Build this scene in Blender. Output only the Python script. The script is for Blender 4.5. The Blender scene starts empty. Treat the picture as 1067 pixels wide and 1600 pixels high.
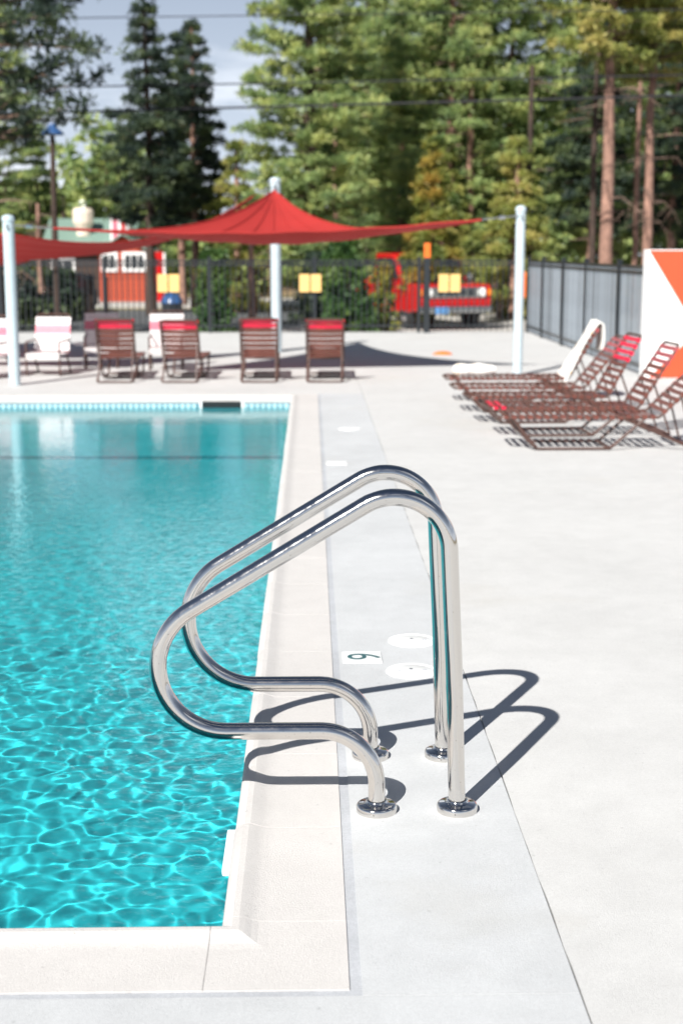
import bpy, bmesh, math, random
import numpy as np
from mathutils import Vector, Matrix

# ------------------------------------------------------------------ camera, sky, sun, exposure
scene = bpy.context.scene
col = scene.collection
CAM_H = 1.55
PITCH, YAW = math.radians(10.4535), math.radians(1.2422)
cam_data = bpy.data.cameras.new("camera")
cam = bpy.data.objects.new("camera", cam_data)
col.objects.link(cam)
cam.location = (0, 0, CAM_H)
cam.rotation_euler = (math.radians(90) - PITCH, 0, -YAW)
cam_data.sensor_fit = 'VERTICAL'
cam_data.sensor_height = 36.0
cam_data.sensor_width = 24.0
cam_data.lens = 50.0
cam_data.clip_start = 0.05
cam_data.clip_end = 3000
cam_data.dof.use_dof = True
cam_data.dof.focus_distance = 4.05
cam_data.dof.aperture_fstop = 3.3
scene.camera = cam

SUN_DIR = Vector((0.555, 1.0, -1.0)).normalized()      # the way the light travels
world = bpy.data.worlds.new("World")
scene.world = world
world.use_nodes = True
wn, wl = world.node_tree.nodes, world.node_tree.links
wn.clear()
w_out = wn.new('ShaderNodeOutputWorld'); w_bg = wn.new('ShaderNodeBackground')
sky = wn.new('ShaderNodeTexSky'); sky.sky_type = 'NISHITA'; sky.sun_disc = False
sky.sun_elevation = math.asin(-SUN_DIR.z)
sky.sun_rotation = math.atan2(-SUN_DIR.x, -SUN_DIR.y) % (2 * math.pi)
sky.altitude = 2000; sky.air_density = 1.0; sky.dust_density = 1.0; sky.ozone_density = 2.5
w_tc = wn.new('ShaderNodeTexCoord'); # a thin broken cloud layer: noise laid on a plane overhead, thickening into the haze near the horizon
w_sep = wn.new('ShaderNodeSeparateXYZ'); wl.new(w_tc.outputs['Generated'], w_sep.inputs['Vector'])
def wmath(op, a, b=None, c=None):
    q = wn.new('ShaderNodeMath'); q.operation = op
    for i, v in enumerate((a, b, c)):
        if v is None: continue
        if isinstance(v, (int, float)): q.inputs[i].default_value = v
        else: wl.new(v, q.inputs[i])
    return q.outputs[0]
zc = wmath('ADD', wmath('MAXIMUM', w_sep.outputs['Z'], 0.0), 0.10)
w_cmb = wn.new('ShaderNodeCombineXYZ')
wl.new(wmath('DIVIDE', w_sep.outputs['X'], zc), w_cmb.inputs['X']); wl.new(wmath('DIVIDE', w_sep.outputs['Y'], zc), w_cmb.inputs['Y'])
w_no = wn.new('ShaderNodeTexNoise'); w_no.inputs['Scale'].default_value = 0.6; w_no.inputs['Detail'].default_value = 8; w_no.inputs['Roughness'].default_value = 0.55
w_no.noise_dimensions = '4D'; w_no.inputs['W'].default_value = 16.2
w_map = wn.new('ShaderNodeMapping'); w_map.inputs['Rotation'].default_value = (0, 0, math.radians(61)); w_map.inputs['Location'].default_value = (0.463, -0.187, 0)
wl.new(w_cmb.outputs['Vector'], w_map.inputs['Vector']); wl.new(w_map.outputs['Vector'], w_no.inputs['Vector'])
w_rp = wn.new('ShaderNodeMapRange'); w_rp.inputs['From Min'].default_value = 0.54; w_rp.inputs['From Max'].default_value = 0.70
wl.new(w_no.outputs['Fac'], w_rp.inputs['Value'])
hz = wmath('MULTIPLY', wmath('EXPONENT', wmath('MULTIPLY', wmath('MAXIMUM', w_sep.outputs['Z'], 0.0), -4.6)), 1.0)
w_mix = wn.new('ShaderNodeMix'); w_mix.data_type = 'RGBA'; w_mix.inputs['B'].default_value = (15.4, 17.0, 19.8, 1)
wl.new(wmath('MINIMUM', hz, 1.0), w_mix.inputs['Factor'])
w_mix2 = wn.new('ShaderNodeMix'); w_mix2.data_type = 'RGBA'; w_mix2.inputs['B'].default_value = (23.0, 24.0, 25.5, 1)
wl.new(w_rp.outputs['Result'], w_mix2.inputs['Factor']); wl.new(w_mix.outputs['Result'], w_mix2.inputs['A'])
wl.new(sky.outputs['Color'], w_mix.inputs['A']); wl.new(w_mix2.outputs['Result'], w_bg.inputs['Color'])
w_bg.inputs['Strength'].default_value = 0.030
wl.new(w_bg.outputs['Background'], w_out.inputs['Surface'])

sun_data = bpy.data.lights.new("sun", 'SUN')
sun_data.energy = 4.6; sun_data.angle = math.radians(0.53); sun_data.color = (1.0, 0.965, 0.91)
sun = bpy.data.objects.new("sun", sun_data); col.objects.link(sun)
sun.location = (-6, -10, 12)
sun.rotation_euler = SUN_DIR.to_track_quat('-Z', 'Y').to_euler()
sun_data.cycles.is_caustics_light = True

scene.view_settings.view_transform = 'Standard'
scene.view_settings.look = 'None'
scene.view_settings.gamma = 1.0
scene.view_settings.use_curve_mapping = False
scene.view_settings.exposure = 0.83
scene.cycles.max_bounces = 10
scene.cycles.transparent_max_bounces = 12
scene.cycles.sample_clamp_indirect = 6.0
scene.cycles.blur_glossy = 0.3
scene.cycles.use_denoising = True

rng = random.Random(7)

# ------------------------------------------------------------------ materials
MATS = {}
def new_mat(name):
    m = bpy.data.materials.new(name); m.use_nodes = True
    MATS[name] = m
    return m, m.node_tree.nodes, m.node_tree.links, m.node_tree.nodes['Principled BSDF']

def mat(name, colr, rough=0.6, metal=0.0, var=0.12, vscale=6.0, bump=0.0, bscale=60.0, spec=0.5, rand=0.0, dark=None, trans=0.0):
    """one principled surface: base colour broken up by two noises, a fine relief, optional per-object tone"""
    m, n, l, p = new_mat(name)
    tc = n.new('ShaderNodeTexCoord')
    a = n.new('ShaderNodeTexNoise'); a.inputs['Scale'].default_value = vscale; a.inputs['Detail'].default_value = 6
    a.inputs['Roughness'].default_value = 0.6
    l.new(tc.outputs['Object'], a.inputs['Vector'])
    rp = n.new('ShaderNodeMapRange'); rp.inputs['From Min'].default_value = 0.3; rp.inputs['From Max'].default_value = 0.7
    rp.inputs['To Min'].default_value = 1 - var; rp.inputs['To Max'].default_value = 1 + var
    l.new(a.outputs['Fac'], rp.inputs['Value'])
    val = rp.outputs['Result']
    if rand:
        oi = n.new('ShaderNodeObjectInfo'); mr = n.new('ShaderNodeMapRange')
        mr.inputs['To Min'].default_value = 1 - rand; mr.inputs['To Max'].default_value = 1 + rand
        l.new(oi.outputs['Random'], mr.inputs['Value'])
        mu = n.new('ShaderNodeMath'); mu.operation = 'MULTIPLY'
        l.new(val, mu.inputs[0]); l.new(mr.outputs['Result'], mu.inputs[1]); val = mu.outputs[0]
    vm = n.new('ShaderNodeVectorMath'); vm.operation = 'SCALE'
    vm.inputs[0].default_value = colr[:3]
    l.new(val, vm.inputs['Scale'])
    out = vm.outputs['Vector']
    if dark:
        b = n.new('ShaderNodeTexNoise'); b.inputs['Scale'].default_value = dark[1]; b.inputs['Detail'].default_value = 8
        l.new(tc.outputs['Object'], b.inputs['Vector'])
        r2 = n.new('ShaderNodeMapRange'); r2.inputs['From Min'].default_value = dark[2]; r2.inputs['From Max'].default_value = dark[2] + 0.14
        l.new(b.outputs['Fac'], r2.inputs['Value'])
        mx = n.new('ShaderNodeMix'); mx.data_type = 'RGBA'; mx.inputs['B'].default_value = (*dark[0], 1)
        l.new(r2.outputs['Result'], mx.inputs['Factor']); l.new(out, mx.inputs['A']); out = mx.outputs['Result']
    l.new(out, p.inputs['Base Color'])
    p.inputs['Roughness'].default_value = rough; p.inputs['Metallic'].default_value = metal
    p.inputs['Specular IOR Level'].default_value = spec
    if bump:
        c = n.new('ShaderNodeTexNoise'); c.inputs['Scale'].default_value = bscale; c.inputs['Detail'].default_value = 5
        l.new(tc.outputs['Object'], c.inputs['Vector'])
        bp = n.new('ShaderNodeBump'); bp.inputs['Strength'].default_value = bump; bp.inputs['Distance'].default_value = 0.01
        l.new(c.outputs['Fac'], bp.inputs['Height']); l.new(bp.outputs['Normal'], p.inputs['Normal'])
    if trans:
        tr = n.new('ShaderNodeBsdfTranslucent'); l.new(out, tr.inputs['Color'])
        ms = n.new('ShaderNodeMixShader'); ms.inputs['Fac'].default_value = trans
        l.new(p.outputs['BSDF'], ms.inputs[1]); l.new(tr.outputs['BSDF'], ms.inputs[2])
        l.new(ms.outputs['Shader'], n['Material Output'].inputs['Surface'])
    return m

def concrete(name, colr, blot=0.075, fine=0.07, bump=0.25):
    m, n, l, p = new_mat(name)
    tc = n.new('ShaderNodeTexCoord')
    def noise(s, d=6, r=0.6):
        a = n.new('ShaderNodeTexNoise'); a.inputs['Scale'].default_value = s; a.inputs['Detail'].default_value = d
        a.inputs['Roughness'].default_value = r; l.new(tc.outputs['Object'], a.inputs['Vector']); return a.outputs['Fac']
    def rng_(v, a0, a1, b0, b1):
        r = n.new('ShaderNodeMapRange'); r.inputs['From Min'].default_value = a0; r.inputs['From Max'].default_value = a1
        r.inputs['To Min'].default_value = b0; r.inputs['To Max'].default_value = b1; l.new(v, r.inputs['Value']); return r.outputs['Result']
    def mul(a, b):
        q = n.new('ShaderNodeMath'); q.operation = 'MULTIPLY'; l.new(a, q.inputs[0]); l.new(b, q.inputs[1]); return q.outputs[0]
    v = mul(rng_(noise(1.1, 7), .3, .7, 1 - blot, 1 + blot), rng_(noise(7, 8, .7), .3, .7, 1 - fine * .8, 1 + fine * .8))
    v = mul(v, rng_(noise(300, 3, .6), .3, .7, 1 - fine, 1 + fine))
    v = mul(v, rng_(noise(95, 5, .7), .3, .7, 1 - fine * .9, 1 + fine * .9))      # sand and paste
    v = mul(v, rng_(noise(48, 5, .55), .655, .73, 1.0, 0.80))      # small specks
    vm = n.new('ShaderNodeVectorMath'); vm.operation = 'SCALE'; vm.inputs[0].default_value = colr
    l.new(v, vm.inputs['Scale']); l.new(vm.outputs['Vector'], p.inputs['Base Color'])
    if blot > .035:
        st_ = rng_(noise(.45, 9, .66), .56, .70, 0, .38); mx = n.new('ShaderNodeMix'); mx.data_type = 'RGBA'
        mx.inputs['B'].default_value = (colr[0] * .86, colr[1] * .80, colr[2] * .70, 1)
        l.new(st_, mx.inputs['Factor']); l.new(vm.outputs['Vector'], mx.inputs['A']); l.new(mx.outputs['Result'], p.inputs['Base Color'])
    p.inputs['Roughness'].default_value = 0.82; p.inputs['Specular IOR Level'].default_value = 0.3
    bp = n.new('ShaderNodeBump'); bp.inputs['Strength'].default_value = bump * 1.6; bp.inputs['Distance'].default_value = 0.004
    l.new(noise(190, 6, .7), bp.inputs['Height']); l.new(bp.outputs['Normal'], p.inputs['Normal'])
    return m

concrete('deck_strip', (0.47, 0.483, 0.493))
concrete('deck_broom', (0.505, 0.506, 0.500), blot=0.05)
concrete('coping_stone', (0.53, 0.514, 0.499), blot=0.035, fine=0.05, bump=0.3)
concrete('joint_base', (0.36, 0.355, 0.35))
concrete('mastic', (0.40, 0.415, 0.44), blot=0.12, fine=0.1)
mat('plaster', (0.58, 0.575, 0.62), 0.8, var=0.08, vscale=2.5)
mat('lane_tile', (0.06, 0.30, 0.36), 0.4)
mat('water_tile', (0.40, 0.60, 0.66), 0.15, var=0.08, vscale=3, rand=0.1)
mat('grout', (0.06, 0.20, 0.26), 0.8)
mat('white_plastic', (0.78, 0.79, 0.79), 0.35, var=0.03, vscale=20)
mat('black_plastic', (0.012, 0.014, 0.015), 0.4)
mat('marker_ink', (0.03, 0.10, 0.11), 0.4)
mat('pole_steel', (0.50, 0.59, 0.63), 0.42, metal=0.15, var=0.08, vscale=9)
mat('zinc', (0.55, 0.58, 0.60), 0.3, metal=1.0, var=0.15, vscale=30)
mat('cable', (0.5, 0.5, 0.5), 0.35, metal=1.0)
mat('sail_red', (0.38, 0.022, 0.018), 0.75, var=0.06, vscale=2.0, bump=0.2, bscale=200, trans=0.10)
mat('strap_brown', (0.135, 0.045, 0.033), 0.38, var=0.12, vscale=8, rand=0.12)
mat('strap_red', (0.60, 0.012, 0.045), 0.38, var=0.06, rand=0.06)
mat('strap_rose', (0.30, 0.06, 0.065), 0.4, var=0.1, rand=0.1)
mat('strap_white', (0.62, 0.59, 0.59), 0.4, var=0.04, rand=0.04)
mat('strap_pink', (0.60, 0.16, 0.22), 0.4, var=0.05)
mat('frame_brown', (0.085, 0.045, 0.036), 0.32, var=0.15, vscale=20)
mat('fence_black', (0.016, 0.020, 0.024), 0.28, var=0.2, vscale=4, spec=0.7)
mat('picket_grey', (0.185, 0.21, 0.235), 0.35, var=0.15, vscale=2, rand=0.4)
mat('sign_yellow', (0.80, 0.50, 0.18), 0.5, var=0.06)
mat('orange_paint', (0.80, 0.16, 0.02), 0.4)
mat('mural_orange', (0.70, 0.075, 0.024), 0.6, var=0.05, vscale=4, bump=0.15)
mat('mural_white', (0.80, 0.80, 0.79), 0.6, var=0.03, vscale=4, bump=0.15)
mat('towel_white', (0.82, 0.80, 0.76), 0.95, var=0.04, vscale=15, bump=0.6, bscale=180, dark=((0.75, 0.40, 0.05), 9.0, 0.60))
mat('ground_dirt', (0.21, 0.145, 0.075), 0.95, var=0.35, vscale=0.25, bump=0.5, bscale=6, dark=((0.09, 0.105, 0.03), 0.16, 0.47))
mat('road_pale', (0.42, 0.40, 0.375), 0.9, var=0.12, vscale=0.6)
mat('asphalt', (0.085, 0.09, 0.095), 0.85, var=0.2, vscale=0.8)
mat('kerb', (0.40, 0.39, 0.37), 0.85)
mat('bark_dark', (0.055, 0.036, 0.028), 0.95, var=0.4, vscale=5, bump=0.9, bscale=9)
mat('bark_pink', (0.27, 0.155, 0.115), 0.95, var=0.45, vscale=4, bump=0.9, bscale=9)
mat('limb', (0.16, 0.105, 0.08), 0.95, var=0.3, vscale=5)
def leaf(name, a, b, c):
    """needles: per-tuft tone from a noise that is large against the tuft, so clumps differ in kind"""
    m, n, l, p = new_mat(name)
    tc = n.new('ShaderNodeTexCoord'); no = n.new('ShaderNodeTexNoise'); no.inputs['Scale'].default_value = 1.1; no.inputs['Detail'].default_value = 3
    l.new(tc.outputs['Object'], no.inputs['Vector'])
    cr = n.new('ShaderNodeValToRGB'); e = cr.color_ramp.elements
    e[0].position = 0.36; e[0].color = (*a, 1); e[1].position = 0.5; e[1].color = (*b, 1)
    x = e.new(0.64); x.color = (*c, 1)
    l.new(no.outputs['Fac'], cr.inputs['Fac']); l.new(cr.outputs['Color'], p.inputs['Base Color'])
    p.inputs['Roughness'].default_value = 0.55
    tr = n.new('ShaderNodeBsdfTranslucent'); l.new(cr.outputs['Color'], tr.inputs['Color'])
    ms = n.new('ShaderNodeMixShader'); ms.inputs['Fac'].default_value = 0.42
    l.new(p.outputs['BSDF'], ms.inputs[1]); l.new(tr.outputs['BSDF'], ms.inputs[2])
    l.new(ms.outputs['Shader'], n['Material Output'].inputs['Surface'])
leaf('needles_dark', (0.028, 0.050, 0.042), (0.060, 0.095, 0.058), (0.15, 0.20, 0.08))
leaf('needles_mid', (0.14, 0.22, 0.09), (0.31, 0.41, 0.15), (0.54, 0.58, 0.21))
leaf('needles_yellow', (0.17, 0.22, 0.06), (0.33, 0.36, 0.09), (0.50, 0.44, 0.14))
leaf('leaves_autumn', (0.10, 0.16, 0.04), (0.24, 0.26, 0.05), (0.46, 0.30, 0.06))
leaf('leaves_green', (0.04, 0.10, 0.03), (0.09, 0.17, 0.045), (0.15, 0.22, 0.05))
mat('cabin_red', (0.36, 0.055, 0.022), 0.7, var=0.12, vscale=3, rand=0.12)
mat('lodge_wall', (0.05, 0.03, 0.022), 0.8, var=0.2, vscale=2, rand=0.2)
mat('roof_green', (0.16, 0.24, 0.20), 0.6, var=0.08)
mat('trim_white', (0.78, 0.77, 0.76), 0.5, var=0.03)
mat('glass_dark', (0.02, 0.025, 0.03), 0.08)
mat('stone_cream', (0.66, 0.56, 0.46), 0.85, var=0.12, vscale=3, rand=0.12)
mat('paint_red', (0.46, 0.008, 0.008), 0.22, var=0.05)
mat('paint_blue', (0.02, 0.06, 0.34), 0.25, var=0.05)
mat('paint_dark', (0.03, 0.035, 0.04), 0.2, var=0.05)
mat('chrome', (0.62, 0.64, 0.66), 0.15, metal=1.0)
mat('tyre', (0.02, 0.02, 0.02), 0.8)
mat('lens_white', (0.85, 0.85, 0.82), 0.1)
mat('lens_orange', (0.80, 0.20, 0.02), 0.2)
mat('plate_blue', (0.10, 0.25, 0.50), 0.4)
mat('lamp_blue', (0.03, 0.08, 0.20), 0.3)
mat('log_wood', (0.42, 0.25, 0.13), 0.85, var=0.2, vscale=3)
mat('wire_black', (0.02, 0.02, 0.025), 0.6)

def steel():
    m, n, l, p = new_mat('rail_steel')
    tc = n.new('ShaderNodeTexCoord')
    p.inputs['Metallic'].default_value = 1.0
    p.inputs['Base Color'].default_value = (0.70, 0.675, 0.645, 1)
    a = n.new('ShaderNodeTexNoise'); a.inputs['Scale'].default_value = 38; a.inputs['Detail'].default_value = 9; a.inputs['Roughness'].default_value = 0.7
    l.new(tc.outputs['Object'], a.inputs['Vector'])
    r = n.new('ShaderNodeMapRange'); r.inputs['From Min'].default_value = 0.35; r.inputs['From Max'].default_value = 0.75
    r.inputs['To Min'].default_value = 0.055; r.inputs['To Max'].default_value = 0.20
    l.new(a.outputs['Fac'], r.inputs['Value']); l.new(r.outputs['Result'], p.inputs['Roughness'])
    # water spots and small dull nicks
    v = n.new('ShaderNodeTexNoise'); v.inputs['Scale'].default_value = 150; v.inputs['Detail'].default_value = 3
    l.new(tc.outputs['Object'], v.inputs['Vector'])
    r2 = n.new('ShaderNodeMapRange'); r2.inputs['From Min'].default_value = 0.70; r2.inputs['From Max'].default_value = 0.74
    l.new(v.outputs['Fac'], r2.inputs['Value'])
    mx = n.new('ShaderNodeMix'); mx.data_type = 'RGBA'
    mx.inputs['A'].default_value = (0.70, 0.675, 0.645, 1); mx.inputs['B'].default_value = (0.28, 0.26, 0.24, 1)
    l.new(r2.outputs['Result'], mx.inputs['Factor']); l.new(mx.outputs['Result'], p.inputs['Base Color'])
    bp = n.new('ShaderNodeBump'); bp.inputs['Strength'].default_value = 0.05; bp.inputs['Distance'].default_value = 0.002
    l.new(a.outputs['Fac'], bp.inputs['Height']); l.new(bp.outputs['Normal'], p.inputs['Normal'])
steel()

def water_mat():
    m, n, l, p = new_mat('water')
    n.remove(p)
    # Schlick's reflectance from the air side: 0.02 + 0.98 (1 - |cos|)^5
    ge = n.new('ShaderNodeNewGeometry'); dt = n.new('ShaderNodeVectorMath'); dt.operation = 'DOT_PRODUCT'
    l.new(ge.outputs['Incoming'], dt.inputs[0]); l.new(ge.outputs['Normal'], dt.inputs[1])
    def mth(op, a, b=None):
        q = n.new('ShaderNodeMath'); q.operation = op
        for i, v in enumerate((a, b)):
            if v is None: continue
            if isinstance(v, (int, float)): q.inputs[i].default_value = v
            else: l.new(v, q.inputs[i])
        return q.outputs[0]
    ref = mth('ADD', mth('MULTIPLY', mth('POWER', mth('SUBTRACT', 1.0, mth('ABSOLUTE', dt.outputs['Value'])), 5.0), 0.98), 0.02)
    rf = n.new('ShaderNodeBsdfRefraction'); rf.inputs['IOR'].default_value = 1.333; rf.inputs['Roughness'].default_value = 0.0
    rf.inputs['Color'].default_value = (0.22, 0.965, 0.99, 1)
    gl = n.new('ShaderNodeBsdfGlossy'); gl.inputs['Roughness'].default_value = 0.02
    tc = n.new('ShaderNodeTexCoord'); mp = n.new('ShaderNodeMapping'); mp.inputs['Rotation'].default_value = (0, 0, .5); mp.inputs['Scale'].default_value = (1, 1.25, 1)
    l.new(tc.outputs['Object'], mp.inputs['Vector'])
    n1 = n.new('ShaderNodeTexNoise'); n1.inputs['Scale'].default_value = 17.0; n1.inputs['Detail'].default_value = 2.5; n1.inputs['Roughness'].default_value = .45; n1.inputs['Distortion'].default_value = .6
    l.new(mp.outputs['Vector'], n1.inputs['Vector'])
    bp = n.new('ShaderNodeBump'); bp.inputs['Strength'].default_value = 1.0
    sp = n.new('ShaderNodeSeparateXYZ'); l.new(tc.outputs['Object'], sp.inputs['Vector'])
    ds = n.new('ShaderNodeMapRange'); ds.inputs['From Min'].default_value = 5.0; ds.inputs['From Max'].default_value = 11.0
    ds.inputs['To Min'].default_value = 0.006; ds.inputs['To Max'].default_value = 0.002
    l.new(sp.outputs['Y'], ds.inputs['Value']); l.new(ds.outputs['Result'], bp.inputs['Distance'])
    l.new(n1.outputs['Fac'], bp.inputs['Height'])
    for q in (gl,): l.new(bp.outputs['Normal'], q.inputs['Normal'])
    ms = n.new('ShaderNodeMixShader')
    l.new(ref, ms.inputs['Fac']); l.new(rf.outputs['BSDF'], ms.inputs[1]); l.new(gl.outputs['BSDF'], ms.inputs[2])
    l.new(ms.outputs['Shader'], n['Material Output'].inputs['Surface'])
water_mat()

# ------------------------------------------------------------------ mesh helpers
class MB:
    """collects boxes, bars, tubes and lathes; build() links them as ONE mesh object"""
    def __init__(s): s.v = []; s.f = []; s.smooth = []
    def add(s, vs, fs, sm=False):
        o = len(s.v); s.v += [tuple(v) for v in vs]; s.f += [tuple(i + o for i in f) for f in fs]; s.smooth += [sm] * len(fs)
        return s
    def box(s, c, d, M=None):
        x, y, z = d[0] / 2, d[1] / 2, d[2] / 2
        vs = [Vector((a * x, b * y, e * z)) for a in (-1, 1) for b in (-1, 1) for e in (-1, 1)]
        if M is not None: vs = [M @ v for v in vs]
        vs = [v + Vector(c) for v in vs]
        return s.add(vs, [(0, 1, 3, 2), (4, 6, 7, 5), (0, 4, 5, 1), (2, 3, 7, 6), (0, 2, 6, 4), (1, 5, 7, 3)])
    def tube(s, pts, r, n=8, closed=False, caps=True):
        pts = [Vector(p) for p in pts]; k = len(pts)
        rs = r if isinstance(r, (list, tuple)) else [r] * k
        T = []
        for i in range(k):
            a = pts[(i - 1) % k] if (closed or i) else pts[0]; b = pts[(i + 1) % k] if (closed or i < k - 1) else pts[-1]
            T.append((b - a).normalized())
        up = Vector((0, 0, 1)) if abs(T[0].z) < 0.9 else Vector((0, 1, 0))
        N = (up - T[0] * up.dot(T[0])).normalized(); vs = []
        for i in range(k):
            N = (N - T[i] * N.dot(T[i])).normalized(); B = T[i].cross(N)
            for j in range(n):
                an = 2 * math.pi * j / n
                vs.append(pts[i] + (N * math.cos(an) + B * math.sin(an)) * rs[i])
        fs = []
        for i in range(k if closed else k - 1):
            for j in range(n):
                a, b = i * n + j, i * n + (j + 1) % n; c, d = ((i + 1) % k) * n + (j + 1) % n, ((i + 1) % k) * n + j
                fs.append((a, b, c, d))
        s.add(vs, fs, True)
        if caps and not closed:
            o = len(s.v) - len(vs)
            s.f += [tuple(o + j for j in reversed(range(n))), tuple(o + (k - 1) * n + j for j in range(n))]; s.smooth += [False] * 2
        return s
    def lathe(s, prof, c=(0, 0, 0), n=32, M=None, sm=True):
        vs = []
        for r, z in prof:
            for j in range(n):
                a = 2 * math.pi * j / n; v = Vector((r * math.cos(a), r * math.sin(a), z))
                if M is not None: v = M @ v
                vs.append(v + Vector(c))
        fs = [(i * n + j, i * n + (j + 1) % n, (i + 1) * n + (j + 1) % n, (i + 1) * n + j) for i in range(len(prof) - 1) for j in range(n)]
        return s.add(vs, fs, sm)
    def prism(s, poly, axis, a0, a1):
        """polygon in the other two axes, extruded along 'axis'"""
        def P(u, v, w): return {'x': (w, u, v), 'y': (u, w, v), 'z': (u, v, w)}[axis]
        k = len(poly)
        vs = [P(u, v, a0) for u, v in poly] + [P(u, v, a1) for u, v in poly]
        fs = [tuple(range(k)), tuple(range(2 * k - 1, k - 1, -1))] + [(i, i + k, (i + 1) % k + k, (i + 1) % k) for i in range(k)]
        return s.add(vs, fs)
    def build(s, name, m, parent=None, bevel=0.0, recalc=True, solid=0.0, sharp=0.7):
        me = bpy.data.meshes.new(name); me.from_pydata(s.v, [], s.f)
        me.polygons.foreach_set('use_smooth', s.smooth); me.update()
        if recalc or bevel or solid:
            bm = bmesh.new(); bm.from_mesh(me)
            if bevel:
                bmesh.ops.bevel(bm, geom=[e for e in bm.edges if len(e.link_faces) == 2 and e.calc_face_angle(0) > 0.6],
                                offset=bevel, segments=2, profile=0.6, affect='EDGES')
            if solid: bmesh.ops.solidify(bm, geom=bm.faces[:], thickness=solid)
            bmesh.ops.recalc_face_normals(bm, faces=bm.faces[:])
            bm.to_mesh(me); bm.free()
        me.materials.append(MATS[m] if isinstance(m, str) else m)
        if any(s.smooth): me.set_sharp_from_angle(angle=sharp)
        o = bpy.data.objects.new(name, me); col.objects.link(o)
        if parent is not None: o.parent = parent
        return o

def tag(o, label=None, cat=None, group=None, kind=None):
    if label: o['label'] = label
    if cat: o['category'] = cat
    if group: o['group'] = group
    if kind: o['kind'] = kind
    return o

def thing(name, label, cat, loc=(0, 0, 0), rz=0.0, group=None, scale=1.0):
    o = bpy.data.objects.new(name, None); col.objects.link(o)
    o.location = loc; o.rotation_euler = (0, 0, rz); o.scale = (scale,) * 3
    o.empty_display_size = 0.2
    return tag(o, label, cat, group)

def dup(o, loc=None, rz=None, label=None, parent=None):
    c = o.copy(); col.objects.link(c)
    if parent is not None: c.parent = parent
    if loc is not None: c.location = loc
    if rz is not None: c.rotation_euler = (0, 0, rz)
    if label: c['label'] = label
    for ch in list(o.children): dup(ch, parent=c)
    return c

def inst(src, parent, loc=(0, 0, 0), rot=(0, 0, 0), scale=(1, 1, 1), name=None):
    """a further piece that shares the mesh of src"""
    c = bpy.data.objects.new(name or src.name.split('.')[0], src.data); col.objects.link(c)
    c.parent = parent; c.location = loc; c.rotation_euler = rot; c.scale = scale
    return c

def fillet(pts, rad, step=0.12):
    """polyline with its inner corners rounded"""
    pts = [Vector(p) for p in pts]; out = [pts[0]]
    for i in range(1, len(pts) - 1):
        r = rad[i - 1] if isinstance(rad, (list, tuple)) else rad
        a = (pts[i - 1] - pts[i]).normalized(); b = (pts[i + 1] - pts[i]).normalized()
        th = a.angle(b); t = r / math.tan(th / 2); bis = (a + b).normalized(); c = pts[i] + bis * (r / math.sin(th / 2))
        p0 = pts[i] + a * t - c; p1 = pts[i] + b * t - c; sw = math.pi - th
        n = max(3, int(sw / step)); ax = p0.cross(p1).normalized()
        for k in range(n + 1): out.append(c + Matrix.Rotation(sw * k / n, 3, ax) @ p0)
    out.append(pts[-1]); return out

# ------------------------------------------------------------------ the setting: deck, coping, pool
PX0, PX1, PY0, PY1 = -9.0, -0.212, 3.085, 15.22         # pool opening
CW = 0.29                                               # coping width
OX0, OX1, OY0, OY1 = PX0 - CW, PX1 + CW, PY0 - CW, PY1 + CW
DX0, DX1, DY0, DY1 = -16.0, 13.0, -14.0, 27.35          # deck platform
LOT = -0.95

base = MB()
for x0, x1, y0, y1 in ((DX0, DX1, DY0, OY0 - .05), (DX0, DX1, OY1 + .05, DY1), (DX0, OX0 - .05, OY0 - .05, OY1 + .05), (OX1 + .05, DX1, OY0 - .05, OY1 + .05)):
    base.add([(x0, y0, -.012), (x1, y0, -.012), (x1, y1, -.012), (x0, y1, -.012)], [(0, 1, 2, 3)])
deck = base.build('pool_deck', 'joint_base'); tag(deck, kind='structure')
G = 0.0015
def slab(x0, x1, y0, y1, m, wob=0.0):
    mb = MB(); n = 90 if wob else 1
    L = [(x0 + G + (rng.uniform(-1, 1) * wob if 0 < i < n else 0), y0 + G + (y1 - y0 - 2 * G) * i / n) for i in range(n + 1)]
    R = [(x1 - G, y1 - G), (x1 - G, y0 + G)]
    mb.prism(L + R, 'z', -.1, 0.0)
    return mb.build('slab', m, deck, recalc=True)
SX = 0.566
MW = 0.026                                              # mastic joint between coping and deck
ax0, ax1 = OX1 + MW, OX1 + MW
slab(ax0 - .0, SX, OY0 - MW, 9.35, 'deck_strip')
slab(ax0, SX, 9.35, OY1 + MW, 'deck_strip')
xs = [SX, 4.6, 9.0, DX1]
ys = [DY0, -8, -3.2, 1.1, 9.1, 15.6, 21.5, DY1]
for i in range(3):
    for j in range(len(ys) - 1): slab(xs[i], xs[i + 1], ys[j], ys[j + 1], 'deck_broom', 0.0022 if i == 0 else 0)
for x0, x1 in ((-16, -12.2), (-12.2, -7.8), (-7.8, -3.4), (-3.4, SX)):
    for y0, y1 in ((DY0, -8), (-8, -3.2), (-3.2, OY0 - MW)): slab(x0, x1, y0, y1, 'deck_strip' if y1 > -3 else 'deck_broom')
    for y0, y1 in ((OY1 + MW, 21.5), (21.5, DY1)): slab(x0, x1, y0, y1, 'deck_broom')
for y0, y1 in ((OY0 - MW, 9), (9, OY1 + MW)): slab(-16, OX0 - MW, y0, y1, 'deck_broom')
ms = MB()
for x0, x1, y0, y1 in ((OX0 - MW, OX1 + MW, OY0 - MW, OY0 + .01), (OX0 - MW, OX1 + MW, OY1 - .01, OY1 + MW), (OX0 - MW, OX0 + .01, OY0 + .015, OY1 - .015), (OX1 - .01, OX1 + MW, OY0 + .015, OY1 - .015)):
    ms.box(((x0 + x1) / 2, (y0 + y1) / 2, -.020), (x1 - x0 + .004, y1 - y0 + .004, .034))
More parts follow.
